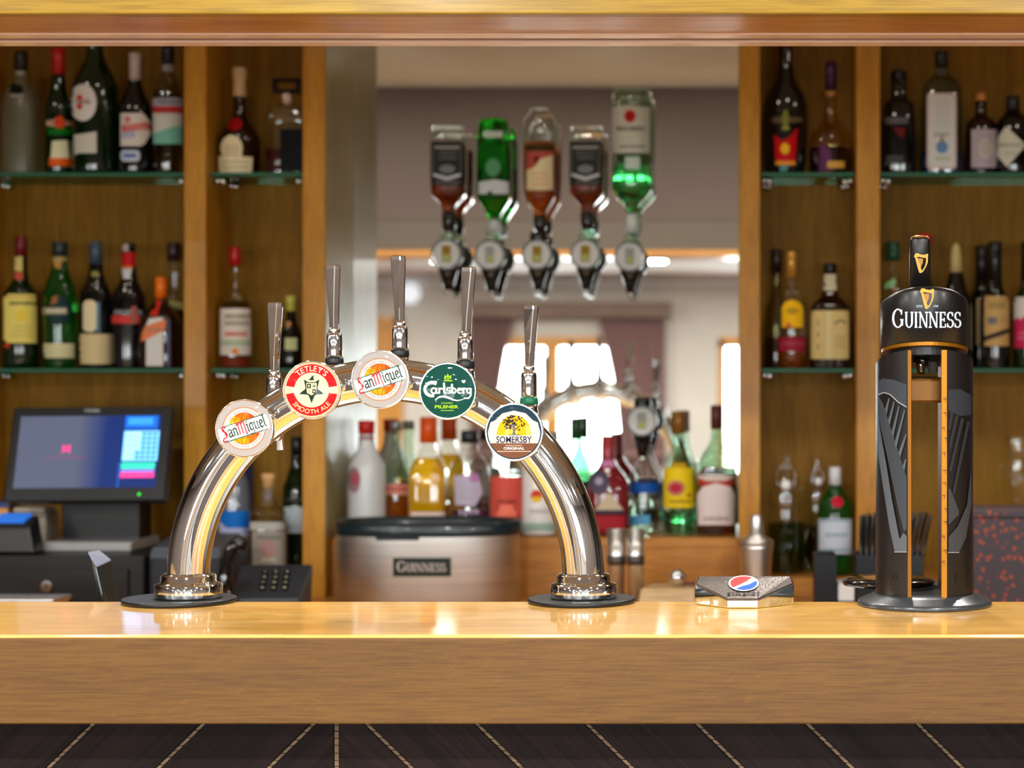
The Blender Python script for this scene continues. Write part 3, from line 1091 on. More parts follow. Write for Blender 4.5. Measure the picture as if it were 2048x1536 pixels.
def badge(x, y, rpx, art, label):
    d = D0 - .030 - .030
    c = P(x, y, d)
    r = rpx * d / F
    mb = MB()
    # turned housing along the viewing depth: back, drum, bright rim
    prof = [(.0, r * .8), (.003, r * .9), (.012, r * .97), (.021, r), (.024, r * .995), (.0255, r * .96), (.0245, r * .955)]
    n = 56
    rings = [[(c.x + rr_ * math.cos(2 * PI * i / n), d + .0255 - zz, c.z + rr_ * math.sin(2 * PI * i / n)) for i in range(n)] for zz, rr_ in prof]
    vs = [q for g in rings for q in g]
    fs = [(k * n + i, k * n + (i + 1) % n, (k + 1) * n + (i + 1) % n, (k + 1) * n + i) for k in range(len(prof) - 1) for i in range(n)]
    mb.add(vs, fs, 0, True)
    mb.add([rings[0][i] for i in range(n)], [tuple(range(n))])
    mb.add([rings[-1][i] for i in range(n)], [tuple(range(n))])
    mb.tube([(c.x, d + .025, c.z), (c.x, D0 - .02, c.z)], .012)
    b = mb.build('tap_badge', M['chrome'], T)
    b['label'] = label
    D = Decal()
    art(D)
    ra = r * .955
    D.build('badge_print', b, lambda u, v, l: Vector((c.x + u * ra, d + .0008 - l * .00006, c.z + v * ra)))
    dome = MB()
    rg = []
    for k in range(9):
        t = k / 8
        rg.append([(c.x + ra * math.cos(2 * PI * i / n) * math.cos(t * PI / 2 * .96), d - .0012 - .006 * math.sin(t * PI / 2), c.z + ra * math.sin(2 * PI * i / n) * math.cos(t * PI / 2 * .96)) for i in range(n)])
    vs = [q for g in rg for q in g]
    fs = [(k * n + i, k * n + (i + 1) % n, (k + 1) * n + (i + 1) % n, (k + 1) * n + i) for k in range(8) for i in range(n)] + [tuple(range(8 * n, 9 * n))]
    dome.add(vs, fs, 0, True)
    dome.build('dome_lens', M['lens'], b)


badge(488, 857, 59, art_globe, 'round badge with an orange globe, lowest on the left')
badge(623, 780, 59, art_star, 'round red and cream badge with a star')
badge(760, 759, 59, art_globe, 'round badge with an orange globe, at the top of the arch')
badge(895, 782, 58, art_pilsner, 'round green badge with white lettering')
badge(1028, 864, 59, art_orchard, 'round badge with a yellow sun and tree')

DH = D0 + .058        # the faucets and handles stand behind the arch
sh = DH / F


def handle(x, yt, ym, yf0, yf1, yr, lean, ringm, label=None):
    """Flat flaring lever, ferrule, ring, and the faucet below it."""
    t0 = P(x, yr, DH)
    top, mid = P(x + lean, yt, DH), P(x + lean * .15, ym, DH)
    f0, f1 = P(x, yf0, DH), P(x, yf1, DH)
    mb = MB()
    secs = []
    for k, (p, wd, dp) in enumerate(((mid, 9.5, 8), (mid.lerp(top, .25), 10.5, 7.6), (mid.lerp(top, .6), 13, 7), (mid.lerp(top, .93), 15.5, 6.5), (mid.lerp(top, .985), 15, 6), (top, 12.5, 4.5))):
        wd, dp = wd * sh, dp * sh
        yo = -.012 * (p.z - mid.z) / (top.z - mid.z)
        # eight-sided section whose front face narrows: gives the bright wedge facet
        g = (.1, .15, .3, .42, .42, .3)[k]
        secs.append([(p.x + a * wd, DH + yo + b * dp, p.z) for a, b in ((-1, .3), (-.92, -.35), (g - .16, -1), (g, -1), (.94, -.2), (1, .3), (.7, 1), (-.7, 1))])
    vs = [q for s_ in secs for q in s_]
    n = 8
    fs = [(k * n + i, k * n + (i + 1) % n, (k + 1) * n + (i + 1) % n, (k + 1) * n + i) for k in range(len(secs) - 1) for i in range(n)]
    fs += [tuple(range(n)), tuple(range((len(secs) - 1) * n, len(secs) * n))]
    mb.add(vs, fs)
    h = mb.build('tap_handle', M['chrome'], T, .0012, 2)
    if label: h['label'] = label
    MB().lathe([(f1.z - .001, 15.5 * sh), (f1.z + .003, 16 * sh), (f0.z - .004, 15.5 * sh), (f0.z, 14 * sh), (f0.z + .002, 10.5 * sh), (mid.z - .004, 10 * sh), (mid.z - .001, 11.5 * sh), (mid.z + .003, 11.5 * sh), (mid.z + .006, 9 * sh)], (f0.x, DH, 0), 28).build('ferrule', M['chrome'], h)
    MB().lathe([(t0.z, 18 * sh), (t0.z + .002, 18.8 * sh), (f1.z - .002, 18 * sh), (f1.z, 16 * sh)], (f0.x, DH, 0), 28).build('lock_ring', ringm, h)
    fz = t0.z
    fb = MB().lathe([(fz - .046, .0095), (fz - .04, .0135), (fz - .02, .0145), (fz - .006, .0125), (fz, .0125)], (f0.x, DH, 0), 24)
    fb.tube([(f0.x, DH, fz - .028), (f0.x, D0 + .02, fz - .036)], .011)
    fb.tube([(f0.x, DH, fz - .03), (f0.x, DH + .03, fz - .034), (f0.x, DH + .034, fz - .06)], .006)
    fb.build('faucet', M['chrome'], T)


handle(548, 605, 748, 752, 806, 818, 6, M['black_rubber'])
handle(669, 530, 663, 667, 714, 728, 0, M['black_rubber'])
handle(800, 512, 650, 653, 698, 713, -1, M['black_rubber'])
handle(931, 535, 671, 675, 720, 736, 9, M['black_rubber'])
handle(1058, 610, 738, 744, 794, 808, 6, mat('green_ring', S(6, 100, 70), .4), 'chrome lever with a green ring')

# ------------------------------------------------------------------ stout tower
DG = 2.542
sg_ = DG / F
GX = P(1848.5, 0, DG).x
G = thing('stout_tap_tower', 'tall black split column beer tower with harp emblems at counter end', 'beer tower', (GX, DG, ZT))
gblack = noisy(mat('soft_black', S(19, 17, 17), .36, coat=.12, coat_rough=.2), .08, (30, 30, 30))
MB().lathe([(0, 134 * sg_), (.0025, 134.5 * sg_), (.006, 133 * sg_), (.0075, 130 * sg_), (.014, 108 * sg_), (.0165, 103 * sg_), (.0165, 40 * sg_)], (GX, DG, ZT + .0004), 72).build('base_plate', mat('base_grey', S(52, 56, 60), .28, coat=.3), G)
MB().lathe([(0, .066), (.006, .068), (.010, .058), (.010, .03)], (GX - .045, DG + .075, ZT + .0206), 40).build('drip_ring', M['black_gloss'], G)
MB().box(GX - .03, GX + .03, DG + .06, DG + .14, ZT + .008, ZT + .0204).build('rear_bracket', M['black_plastic'], G)
zb = ZT + .0165
RB = 97 * sg_
TILT = .165


def zt_at(px_center_y, y):
    """Height of the sloping cut, highest at the front."""
    return P(0, px_center_y, DG - .068).z - TILT * (y - (DG - .068))


XIL, XIR = P(1815, 0, 2.477).x - GX, P(1895, 0, 2.477).x - GX
XSL, XSR = P(1824, 0, 2.475).x - GX, P(1883, 0, 2.475).x - GX


def half(side, xin, label):
    """One half of the split column: round outside, flat inner wall, sloping top."""
    mb = MB()
    X = xin
    a0 = math.acos(min(1, abs(X) / RB))
    ring = []
    for k in range(25):
        a = -a0 + 2 * a0 * k / 24
        ring.append((side * RB * math.cos(a), RB * math.sin(a)))
    bot = [(GX + a, DG + b, zb) for a, b in ring]
    top = [(GX + a, DG + b, zt_at(699, DG + b) - (.006 * (abs(a) / RB) ** 6)) for a, b in ring]
    n = len(ring)
    mb.add(bot + top, [(i, i + 1, n + i + 1, n + i) for i in range(n - 1)], 0, True)
    mb.add([bot[0], bot[-1], top[-1], top[0]], [(0, 1, 2, 3)], 1)
    mb.add(bot, [tuple(range(n))]).add(top, [tuple(range(n))])
    o = mb.build('column_half', [gblack, M['copper_dark']], G)
    o['label'] = label
    return o


M['copper_left'] = mat('copper_shaded_side', S(118, 72, 2), .35, .6)  # darker copy of the copper, shade put into its colour
hl = half(-1, XIL, 'left half of the black column')
hr = half(1, XIR, 'right half of the black column')
# copper edging strips at the slot
for x0, x1, hf in ((XIL + .0001, XSL, hl), (XSR, XIR - .0001, hr)):
    a, b = GX + x0, GX + x1
    yf_ = DG - math.sqrt(RB ** 2 - max(abs(x0), abs(x1)) ** 2) - .0004
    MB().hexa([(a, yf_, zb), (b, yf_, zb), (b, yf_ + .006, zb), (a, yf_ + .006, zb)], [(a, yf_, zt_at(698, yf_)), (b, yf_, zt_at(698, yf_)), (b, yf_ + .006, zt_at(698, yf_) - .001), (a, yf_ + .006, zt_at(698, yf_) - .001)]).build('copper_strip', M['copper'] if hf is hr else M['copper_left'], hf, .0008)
st = MB()
rr = random.Random(3)
yf_ = DG - math.sqrt(RB ** 2 - XIR ** 2) - .0008
for k in range(13):
    yy = 800 + k * 27 + rr.uniform(-5, 5)
    xx = 1888.5 + rr.uniform(-3, 3)
    p = P(xx, yy, DG - .06)
    st.box(p.x - .0022, p.x + .0022, yf_ - .0005, yf_ + .0006, p.z - .001, p.z + .001)
    st.box(p.x + .0008, p.x + .0018, yf_ - .0005, yf_ + .0006, p.z - .005, p.z)
st.build('embossed_marks', M['copper_dark'], hr)

# head
RH = 87.5 * sg_
mb = MB()
n = 56
rings = []
for (py, rr_, tl) in ((692, 1.0, TILT), (700, .985, TILT)):
    pass
zh0 = lambda y: P(0, 683, DG - .06).z - TILT * (y - (DG - .06))
zh1 = lambda y: P(0, 571, DG - .06).z - TILT * .8 * (y - (DG - .06))
for f_, rr_ in ((0, .97), (.012, 1.0), (.9, 1.0), (.955, .975), (.985, .93), (1.0, .86), (1.0, .3)):
    ring = []
    for i in range(n):
        a = 2 * PI * i / n
        x, y = GX + RH * rr_ * math.cos(a), DG + RH * rr_ * math.sin(a)
        drop = .010 * (abs(math.cos(a)) ** 3) * f_
        ring.append((x, y, zh0(y) * (1 - f_) + (zh1(y) - drop) * f_))
    rings.append(ring)
vs = [q for g in rings for q in g]
mb.add(vs, [(k * n + i, k * n + (i + 1) % n, (k + 1) * n + (i + 1) % n, (k + 1) * n + i) for k in range(len(rings) - 1) for i in range(n)], 0, True)
mb.add(rings[0], [tuple(range(n))]).add(rings[-1], [tuple(range(n))])
hd = mb.build('head', gblack, G)
rg = MB()
ring0, ring1 = [], []
for i in range(n):
    a = 2 * PI * i / n
    x, y = GX + RH * .985 * math.cos(a), DG + RH * .985 * math.sin(a)
    ring0.append((x, y, zh0(y) - .0052)); ring1.append((x, y, zh0(y) - .0004))
rg.hexa(ring0, ring1).build('copper_ring', M['copper'], G)
rg = MB()
ring0, ring1 = [], []
for i in range(n):
    a = 2 * PI * i / n
    x, y = GX + RH * .8 * math.cos(a), DG + RH * .8 * math.sin(a)
    ring0.append((x, y, zh0(y) - .016)); ring1.append((x, y, zh0(y) - .0053))
rg.hexa(ring0, ring1).build('neck_disc', M['black_plastic'], G)


def gmap(R, eps=.0002, base=.0004):
    def fn(x, y, l):
        dd = DG
        for _ in range(4):
            X = (x - VX) * dd / F - GX
            q = R + base + eps * l
            yy = math.sqrt(max(0, q * q - X * X))
            dd = DG - yy
        return Vector((GX + X, dd, EYE - (y - VY) * dd / F))
    return fn


gold, gold2 = ink(206, 164, 78, .3), ink(176, 128, 58, .3)
D = Decal(True)
lw_ = ink(206, 220, 236)
serif_word(D, 'GUINNESS', 1784, 1923, 655, 37, 31, lw_, -1)
harp(D, 1854, 597, 15, 21, gold, gold2, -1)
D.text('ESTD', 1839, 612.5, 4.5, lw_, 12)
D.text('1759', 1872, 612.5, 4.5, lw_, 9)
D.build('head_print', hd, gmap(RH), 10)

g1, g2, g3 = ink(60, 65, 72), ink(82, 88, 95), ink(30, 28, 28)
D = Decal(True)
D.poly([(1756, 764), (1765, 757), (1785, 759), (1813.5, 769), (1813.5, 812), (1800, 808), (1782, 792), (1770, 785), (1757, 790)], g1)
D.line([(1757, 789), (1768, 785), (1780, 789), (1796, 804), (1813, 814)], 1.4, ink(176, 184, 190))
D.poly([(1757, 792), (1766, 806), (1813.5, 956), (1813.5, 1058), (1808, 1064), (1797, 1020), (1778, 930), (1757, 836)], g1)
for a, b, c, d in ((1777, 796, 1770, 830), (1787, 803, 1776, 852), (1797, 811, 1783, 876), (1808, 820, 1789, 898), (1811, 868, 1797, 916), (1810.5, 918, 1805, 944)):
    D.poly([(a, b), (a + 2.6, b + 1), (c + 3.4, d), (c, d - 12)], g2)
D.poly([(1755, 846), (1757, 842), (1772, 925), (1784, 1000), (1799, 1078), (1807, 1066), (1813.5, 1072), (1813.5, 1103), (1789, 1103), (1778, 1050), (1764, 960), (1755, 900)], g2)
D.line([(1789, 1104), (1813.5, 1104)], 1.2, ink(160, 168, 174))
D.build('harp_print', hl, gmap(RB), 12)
for ch, px_ in (('D', 1790), ('S', 1760)):
    D = Decal(True)
    D.text(ch, px_, 1154, 11, g3)
    D.build('embossed_letter', hl, gmap(RB), 12)
D = Decal(True)
D.rect(1911, 1146, 1914, 1166, g3)
D.build('embossed_letter', hr, gmap(RB), 12)
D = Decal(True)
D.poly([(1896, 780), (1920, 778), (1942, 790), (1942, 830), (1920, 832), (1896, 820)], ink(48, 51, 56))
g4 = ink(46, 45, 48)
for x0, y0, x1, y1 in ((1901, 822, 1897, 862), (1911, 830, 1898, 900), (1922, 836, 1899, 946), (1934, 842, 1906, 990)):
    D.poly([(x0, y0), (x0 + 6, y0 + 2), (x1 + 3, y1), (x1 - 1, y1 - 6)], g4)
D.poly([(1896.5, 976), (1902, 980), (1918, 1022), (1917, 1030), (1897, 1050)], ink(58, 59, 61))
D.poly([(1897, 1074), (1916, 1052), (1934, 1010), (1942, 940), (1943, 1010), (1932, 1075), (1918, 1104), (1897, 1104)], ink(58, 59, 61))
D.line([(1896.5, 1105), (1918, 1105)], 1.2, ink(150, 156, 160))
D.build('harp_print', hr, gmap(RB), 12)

# tap handle on top
hx = P(1839, 0, DG).x
z0_, z1_ = P(0, 575, DG).z - .01, P(0, 477, DG).z
th = MB().lathe([(z0_, 21.5 * sg_), (z1_ - .004, 20.5 * sg_), (z1_ - .001, 20 * sg_), (z1_, 18.5 * sg_)], (hx, DG - .005, 0), 36, 2.6, .8).build('tap_handle', gblack, G)
MB().lathe([(z1_ + .0002, 18.4 * sg_), (z1_ + .002, 17 * sg_), (z1_ + .0035, 10 * sg_)], (hx, DG - .005, 0), 30, 2.6, .8).build('copper_cap', M['copper'], th)
D = Decal()
harp(D, 0, 0, 15 * sg_, 20 * sg_, gold, gold2)
D.build('handle_emblem', th, plane_map((hx + .0005, DG - .005 - 21.5 * sg_ * .8 - .0008, P(0, 528, DG).z), (1, 0, 0), (0, 0, 1), (0, -1, 0), .0003))
# spout seen in the slot
q = P(1842, 715, DG)
MB().tube([(GX - .006, DG + .015, zh0(DG) - .012), (GX - .006, DG - .005, q.z + .004), (GX - .006, DG - .014, q.z - .022)], [.009, .0085, .005], 18).build('spout', M['chrome'], G)
MB().tube([(GX - .016, DG - .02, q.z - .002), (GX + .004, DG - .024, q.z - .008)], .0055, 14).build('spout_clip', M['black_gloss'], G)
MB().lathe([(P(0, 745, DG).z, 10 * sg_), (P(0, 686, DG).z, 10.5 * sg_)], (GX + 19 * sg_, DG + .012, 0), 20).build('feed_pipe', M['grey_plastic'], G)
MB().hexa([(GX + XIL, DG - .03, P(0, 806, DG).z), (GX + XIR, DG - .03, P(0, 806, DG).z), (GX + XIR, DG + .03, P(0, 800, DG).z), (GX + XIL, DG + .03, P(0, 800, DG).z)],
          [(GX + XIL, DG - .03, P(0, 757, DG).z), (GX + XIR, DG - .03, P(0, 757, DG).z), (GX + XIR, DG + .03, P(0, 752, DG).z), (GX + XIL, DG + .03, P(0, 752, DG).z)]).build('bridge', M['copper_dark'], G, .004)

# ------------------------------------------------------------------ chrome soda gun dock
def ground(x, y):
    d = (EYE - ZT) * F / (y - VY)
    return P(x, y, d)


fl, fr_ = ground(1455, 1217), ground(1516, 1217)
ml, mr_ = ground(1389.5, 1209), ground(1588, 1209)
bl, br = ground(1395, 1204.7), ground(1584, 1204.7)


def lift(p, ytop, dx=0):
    return Vector((p.x + dx, p.y, EYE - (ytop - VY) * p.y / F))


bot = [fl, fr_, mr_, br, bl, ml]
tops = [lift(fl, 1199), lift(fr_, 1199), lift(mr_, 1167), lift(br, 1153), lift(bl, 1153), lift(ml, 1168)]
e = Vector((0, 0, .0004))
gd = thing('soda_gun_dock', 'low chrome dock with a red white and blue globe on its sloping top', 'drink dispenser', (P(1490, 0, 2.53).x, 2.53, ZT))
sb = MB().hexa([p + e for p in bot], tops)
body = sb.build('housing', M['chrome'], gd, .0018, 3)
c0 = sum(tops, Vector()) / 6


def inset(p, k): return c0 + (p - c0) * k


nrm = (tops[1] - tops[0]).cross(tops[3] - tops[0]).normalized()
face = MB().hexa([inset(p, .955) - nrm * .0005 for p in tops], [inset(p, .955) + nrm * .0009 for p in tops])
plate = face.build('top_plate', noisy(mat('hammered_grey', S(92, 84, 80), .3, .75), .35, (300, 300, 300), .4), gd)
U = Vector((1, 0, 0))
Vv = nrm.cross(U).normalized()
lc = c0 + nrm * .0012
a_top = None
# place the emblem where it is printed, a little behind the middle of the plate
O_ = lc + nrm * .0012 + Vv * .006 - U * .0005
D = Decal()
rE = .0205
rE2 = .0285
k_ = 1.25
D.ell(0, 0, .0213, .0213 * k_, ink(246, 240, 240))
re_, bl_ = ink(226, 48, 46), ink(20, 84, 176)
r = .0190
D.poly([(r * math.cos(math.radians(t)), k_ * r * math.sin(math.radians(t))) for t in range(52, 221, 8)] + [(-.004, -.004), (.004, .006)], re_)
D.poly([(r * math.cos(math.radians(t)), k_ * r * math.sin(math.radians(t))) for t in range(236, 381, 8)] + [(.008, -.004), (-.002, -.0105)], bl_)
D.text('pepsi', 0, -.0335, .010, ink(16, 15, 16), .044, .02)
D.build('emblem', plate, plane_map(O_, U, Vv, nrm, .00012))

# ------------------------------------------------------------------ bottles
G_ = {
    'clear': thin('glass_clear', (.93, .96, .94, 1), .85, .06),
    'pale_g': thin('glass_pale_green', (.46, .7, .54, 1), .7, .07),
    'clear_g': thin('glass_clear_green', (.8, .94, .84, 1), .85, .07),
    'bluegrey': thin('glass_blue_grey', (.6, .72, .74, 1), .8, .06),
    'olive': thin('glass_olive', (.72, .7, .42, 1), .8, .06),
    'amberg': thin('glass_warm', (.95, .8, .5, 1), .8, .06),
    'frost': thin('glass_frosted', (.8, .82, .72, 1), .3, .04, .3, .3, S(130, 132, 112)),
    'frostw': thin('glass_frost_white', (.9, .9, .9, 1), .3, .04, .3, .8, S(214, 216, 216)),
    'white': mat('white_bottle', S(226, 224, 220), .2, coat=.5),
    'grn': mat('glass_green', S(40, 160, 54), .04, trans=.9, ior=1.4, coat=.3),
    'grnb': mat('glass_bright_green', S(20, 190, 50), .04, trans=.96, ior=1.35, coat=.3),
    'dgrn': mat('glass_dark_green', S(14, 48, 18), .05, trans=.6, ior=1.4, coat=.5),
    'dark': mat('glass_near_black', S(14, 15, 12), .06, trans=.2, ior=1.4, coat=.6),
    'dbrn': mat('glass_dark_brown', S(46, 20, 10), .05, trans=.5, ior=1.4, coat=.5),
    'black': mat('glass_black', S(9, 10, 12), .08, coat=.6),
    'redg': mat('glass_red', S(140, 30, 40), .06, trans=.4, ior=1.4, coat=.4),
    'pet': thin('clear_plastic', (.86, .9, .94, 1), .7, .1, .12, .12, S(200, 214, 226)),
}
LQ = {
    'whisky': thin('liquid_whisky', (.66, .2, .04, 1), .2, .02, .05, .12, S(190, 60, 8)),
    'redbrown': thin('liquid_red_brown', (.5, .14, .04, 1), .2, .02, .05, .08, S(150, 34, 8)),
    'amber': thin('liquid_amber', (.86, .45, .1, 1), .2, .02, .05, .16, S(220, 110, 16)),
    'gold': thin('liquid_gold', (.98, .78, .05, 1), .3, .03, .05, .4, S(255, 200, 0)),  # milky yellow puts the backlit glow into the liquid's colour
    'orange': thin('liquid_orange', (.95, .5, .12, 1), .2, .02, .05, .2, S(240, 120, 20)),
    'water': mat('liquid_clear', S(232, 246, 236), .02, trans=1, ior=1.33),
    'waterg': mat('liquid_clear_green', S(150, 232, 180), .02, trans=1, ior=1.33),
    'purple': mat('liquid_purple', S(66, 18, 60), .02, trans=.8, ior=1.34),
    'violet': mat('liquid_violet', S(110, 40, 130), .02, trans=.9, ior=1.34),
    'pink': mat('liquid_pink', S(230, 110, 96), .02, trans=1, ior=1.34),
    'blue': mat('liquid_blue', S(20, 110, 190), .02, trans=.8, ior=1.34),
    'oliveq': thin('liquid_olive', (.2, .26, .03, 1), .2, .02, .05, .1, S(70, 90, 8)),
    'straw': mat('liquid_straw', S(206, 180, 90), .02, trans=1, ior=1.33),
}
CP = {}


def cap_mat(r, g, b, rough=.35, metal=0.):
    k = (r, g, b)
    if k not in CP:
        CP[k] = mat('cap_%d_%d_%d' % k, S(r, g, b), rough, metal, coat=.15)
    return CP[k]


def pk(*c): return ink(*c)


def item_box(it):
    k = it[0]
    if k in 'rR': return it[1], it[2], it[3], it[4]
    if k == 'e': return it[1] - it[3], it[2] - it[4], it[1] + it[3], it[2] + it[4]
    if k == 'p': return min(q[0] for q in it[1]), min(q[1] for q in it[1]), max(q[0] for q in it[1]), max(q[1] for q in it[1])
    if k == 't':
        w_ = it[6] if len(it) > 6 else it[4] * len(it[1]) * .6
        return it[2] - w_ / 2, it[3] - it[4] / 2, it[2] + w_ / 2, it[3] + it[4] / 2
    return it[1], it[2], it[3], it[2] + (it[4] - 1) * it[5] + it[6]


_grp = {}


def label_items(lab):
    """Each separate piece of paper becomes a print of its own; what lies on it goes with it."""
    bx = [item_box(i) for i in lab]
    n = len(bx)
    root = list(range(n))

    def find(i):
        while root[i] != i: i = root[i]
        return i
    for i in range(n):
        for j in range(i):
            a, b = bx[i], bx[j]
            if a[0] < b[2] + .6 and b[0] < a[2] + .6 and a[1] < b[3] + .6 and b[1] < a[3] + .6:
                root[find(i)] = find(j)
    ds = {}
    out = []
    for i in range(n):
        r = find(i)
        if r not in ds: ds[r] = Decal(True)
        out.append((ds[r], lab[i]))
    _grp['d'] = list(ds.values())
    return out


def label_groups(lab): return _grp['d']



def bottle(label, cx, d, zb, glass, prof, cap=None, liq=None, p=2., ds=1., lab=(), name='spirit_bottle', group=None, invert=False, caplbl=None, seg=40, soft=1, yc=0.):
    """prof and cap: (row, half width) readings from top to bottom; lab: lists of print drawn in order."""
    s = d / F
    cxm = P(cx, 0, d).x
    pr = [(EYE - (y - VY) * s, h * s) for y, h in prof]
    if not invert:
        pr[-1] = (zb, pr[-1][1])
        pr = [q for i, q in enumerate(pr) if i == len(pr) - 1 or q[0] > zb + .0012]
    fine = chaikin(pr, soft)
    if not invert:
        r0 = fine[-1][1]
        fine = fine[:-1] + [(zb + .003, r0), (zb + .0004, r0 * .93)]
    else:
        fine = [(fine[0][0] + .0005, fine[0][1] * .9)] + fine
    t = thing(name, label, 'bottle', (cxm, d, min(q[0] for q in fine)), group)
    c = (cxm, d, 0)
    b = MB().lathe(fine[::-1], c, seg, p, ds).build('glass_body', G_[glass], t)

    def R(z):
        for (z1, r1), (z2, r2) in zip(fine[:-1], fine[1:]):
            if z2 <= z <= z1:
                k = (z1 - z) / max(1e-9, z1 - z2)
                return r1 + (r2 - r1) * k
        return fine[0][1] if z > fine[0][0] else fine[-1][1]
    if liq:
        zl = EYE - (liq[0] - VY) * s
        lp = [(z, max(.001, r - .0022)) for z, r in fine if z < zl - .001]
        lp = [(zl, max(.001, R(zl) - .0022))] + lp
        if not invert:
            lp[-1] = (zb + .004, lp[-1][1])
            lp = [q for i, q in enumerate(lp) if i == len(lp) - 1 or q[0] > zb + .0045]
        if len(lp) > 1:
            MB().lathe(lp[::-1], c, seg, p, ds).build('liquid', LQ[liq[1]], t)
    if cap:
        pts_, cm = cap
        cpr = [(EYE - (y - VY) * s, h * s) for y, h in pts_]
        z0, r0 = cpr[0]
        cpr = [(z0 + .0004, r0 * .82), (z0 - .0012, r0 * .985)] + cpr[1:]
        k = MB().lathe(cpr[::-1], c, 28, 2., 1.).build('cap', cm, t)
        if caplbl: k['label'] = caplbl
    mx = max(q[1] for q in fine)
    if lab:
        def fn(x, y, l):
            dd = d
            for _ in range(4):
                X = (x - VX) * dd / F - cxm
                z = EYE - (y - VY) * dd / F
                r = R(z) + .0004 + .00022 * l
                q = min(.992, abs(X) / max(1e-6, r))
                yy = r * ds * (1 - q ** p) ** (1 / p)
                dd = d - yy
            X = max(-.992 * r, min(.992 * r, X))
            return Vector((cxm + X, dd, z))
        for D, it in label_items(lab):
            k = it[0]
            if k == 'r': D.rect(it[1], it[2], it[3], it[4], it[5])
            elif k == 'R': D.rrect(it[1], it[2], it[3], it[4], it[5], it[6])
            elif k == 'e': D.ell(it[1], it[2], it[3], it[4], it[5], n=24)
            elif k == 'p': D.poly(it[1], it[2])
            elif k == 't': D.text(it[1], it[2], it[3], it[4], it[5], it[6] if len(it) > 6 else None, it[7] if len(it) > 7 else 0., it[8] if len(it) > 8 else 0.)
            elif k == 'l':        # rows of lettering too small to read
                rr = random.Random(int(it[1] * 7 + it[2]))
                _, x0, y0, x1, n_, st_, hh, m_ = it
                D.layer += 1
                for i in range(n_):
                    x = x0 + rr.uniform(0, (x1 - x0) * .12)
                    while x < x1 - 1:
                        wd_ = rr.uniform(1.6, 4.2)
                        D.rect(x, y0 + i * st_, min(x1, x + wd_), y0 + i * st_ + hh, m_, False)
                        x += wd_ + rr.uniform(.8, 1.8)
        for D in label_groups(lab):
            D.build('paper_label', t, fn, max(3., mx / s * .16))
    return t


D1, D2 = 4.15, 4.205
CRM, WHT, YLW = pk(226, 212, 172), pk(228, 226, 224), pk(232, 212, 120)
DK, RD, ORG = pk(40, 36, 30), pk(196, 30, 36), pk(232, 96, 30)

# top shelf, left cabinet
bottle('pale frosted square bottle at the left end of the top shelf', 42, D1, ZST, 'frost', [(138, 10), (160, 12), (182, 25), (196, 33), (340, 34), (352, 33)], ([(103, 13), (142, 13)], cap_mat(26, 28, 26)), p=3.2,
       lab=[('r', 22, 142, 50, 149, pk(170, 164, 152)), ('p', [(22, 165), (46, 172), (44, 190), (20, 194)], pk(20, 26, 22)), ('r', 20, 188, 48, 195, pk(150, 150, 140))], name='spirit_bottle')
bottle('green bottle with a red capsule on the top shelf of the left cabinet', 117, D1, ZST, 'dgrn', [(140, 12), (150, 12), (186, 16), (214, 27), (250, 27), (340, 27), (352, 25)], ([(97, 14), (150, 13)], cap_mat(190, 24, 20)),
       lab=[('p', [(92, 242), (112, 238), (142, 243), (142, 249), (116, 254), (93, 251)], pk(196, 180, 150)), ('e', 119, 246, 11, 14, pk(214, 74, 24)), ('l', 98, 243, 136, 1, 6, 4, pk(196, 60, 40)), ('p', [(93, 256), (141, 256), (136, 270), (98, 270)], pk(14, 110, 24)), ('p', [(104, 282), (134, 280), (136, 316), (101, 316)], pk(226, 222, 184)), ('r', 98, 316, 138, 332, pk(226, 96, 24))], name='wine_bottle')
bottle('big dark green magnum with round white label on the top shelf', 190, D1, ZST, 'dgrn', [(66, 14), (112, 16), (138, 29), (163, 42), (186, 46), (340, 45), (352, 43)], ([(30, 15), (72, 15)], cap_mat(30, 60, 34)),
       lab=[('e', 166, 205, 27, 37, WHT), ('p', [(150, 199), (178, 196), (178, 203), (150, 206)], pk(210, 196, 190)), ('e', 159, 195, 6, 6, pk(206, 60, 30)), ('e', 159, 213, 6, 6, pk(206, 60, 30)), ('l', 152, 202, 182, 1, 6, 5, pk(120, 90, 80)), ('p', [(148, 270), (193, 263), (193, 306), (158, 306), (150, 310)], pk(206, 204, 190))], name='wine_bottle')
bottle('dark bottle with white capsule and white label on the top shelf', 270, D1, ZST, 'dark', [(160, 11), (168, 12), (190, 20), (214, 31), (240, 33), (340, 33), (352, 31)], ([(107, 11.5), (166, 11)], cap_mat(206, 190, 186)),
       lab=[('p', [(241, 226), (286, 226), (298, 242), (299, 264), (290, 286), (282, 292), (241, 292)], pk(218, 210, 202)), ('e', 255, 239, 6, 7, pk(206, 120, 110)), ('p', [(244, 250), (296, 244), (298, 258), (244, 264)], pk(200, 70, 66)), ('l', 248, 248, 294, 1, 6, 12, pk(226, 150, 140)), ('p', [(243, 266), (270, 262), (270, 275), (243, 275)], pk(170, 178, 206)), ('R', 241, 300, 280, 323, 8, pk(190, 200, 216)), ('r', 247, 308, 272, 314, pk(30, 70, 170))], name='wine_bottle')
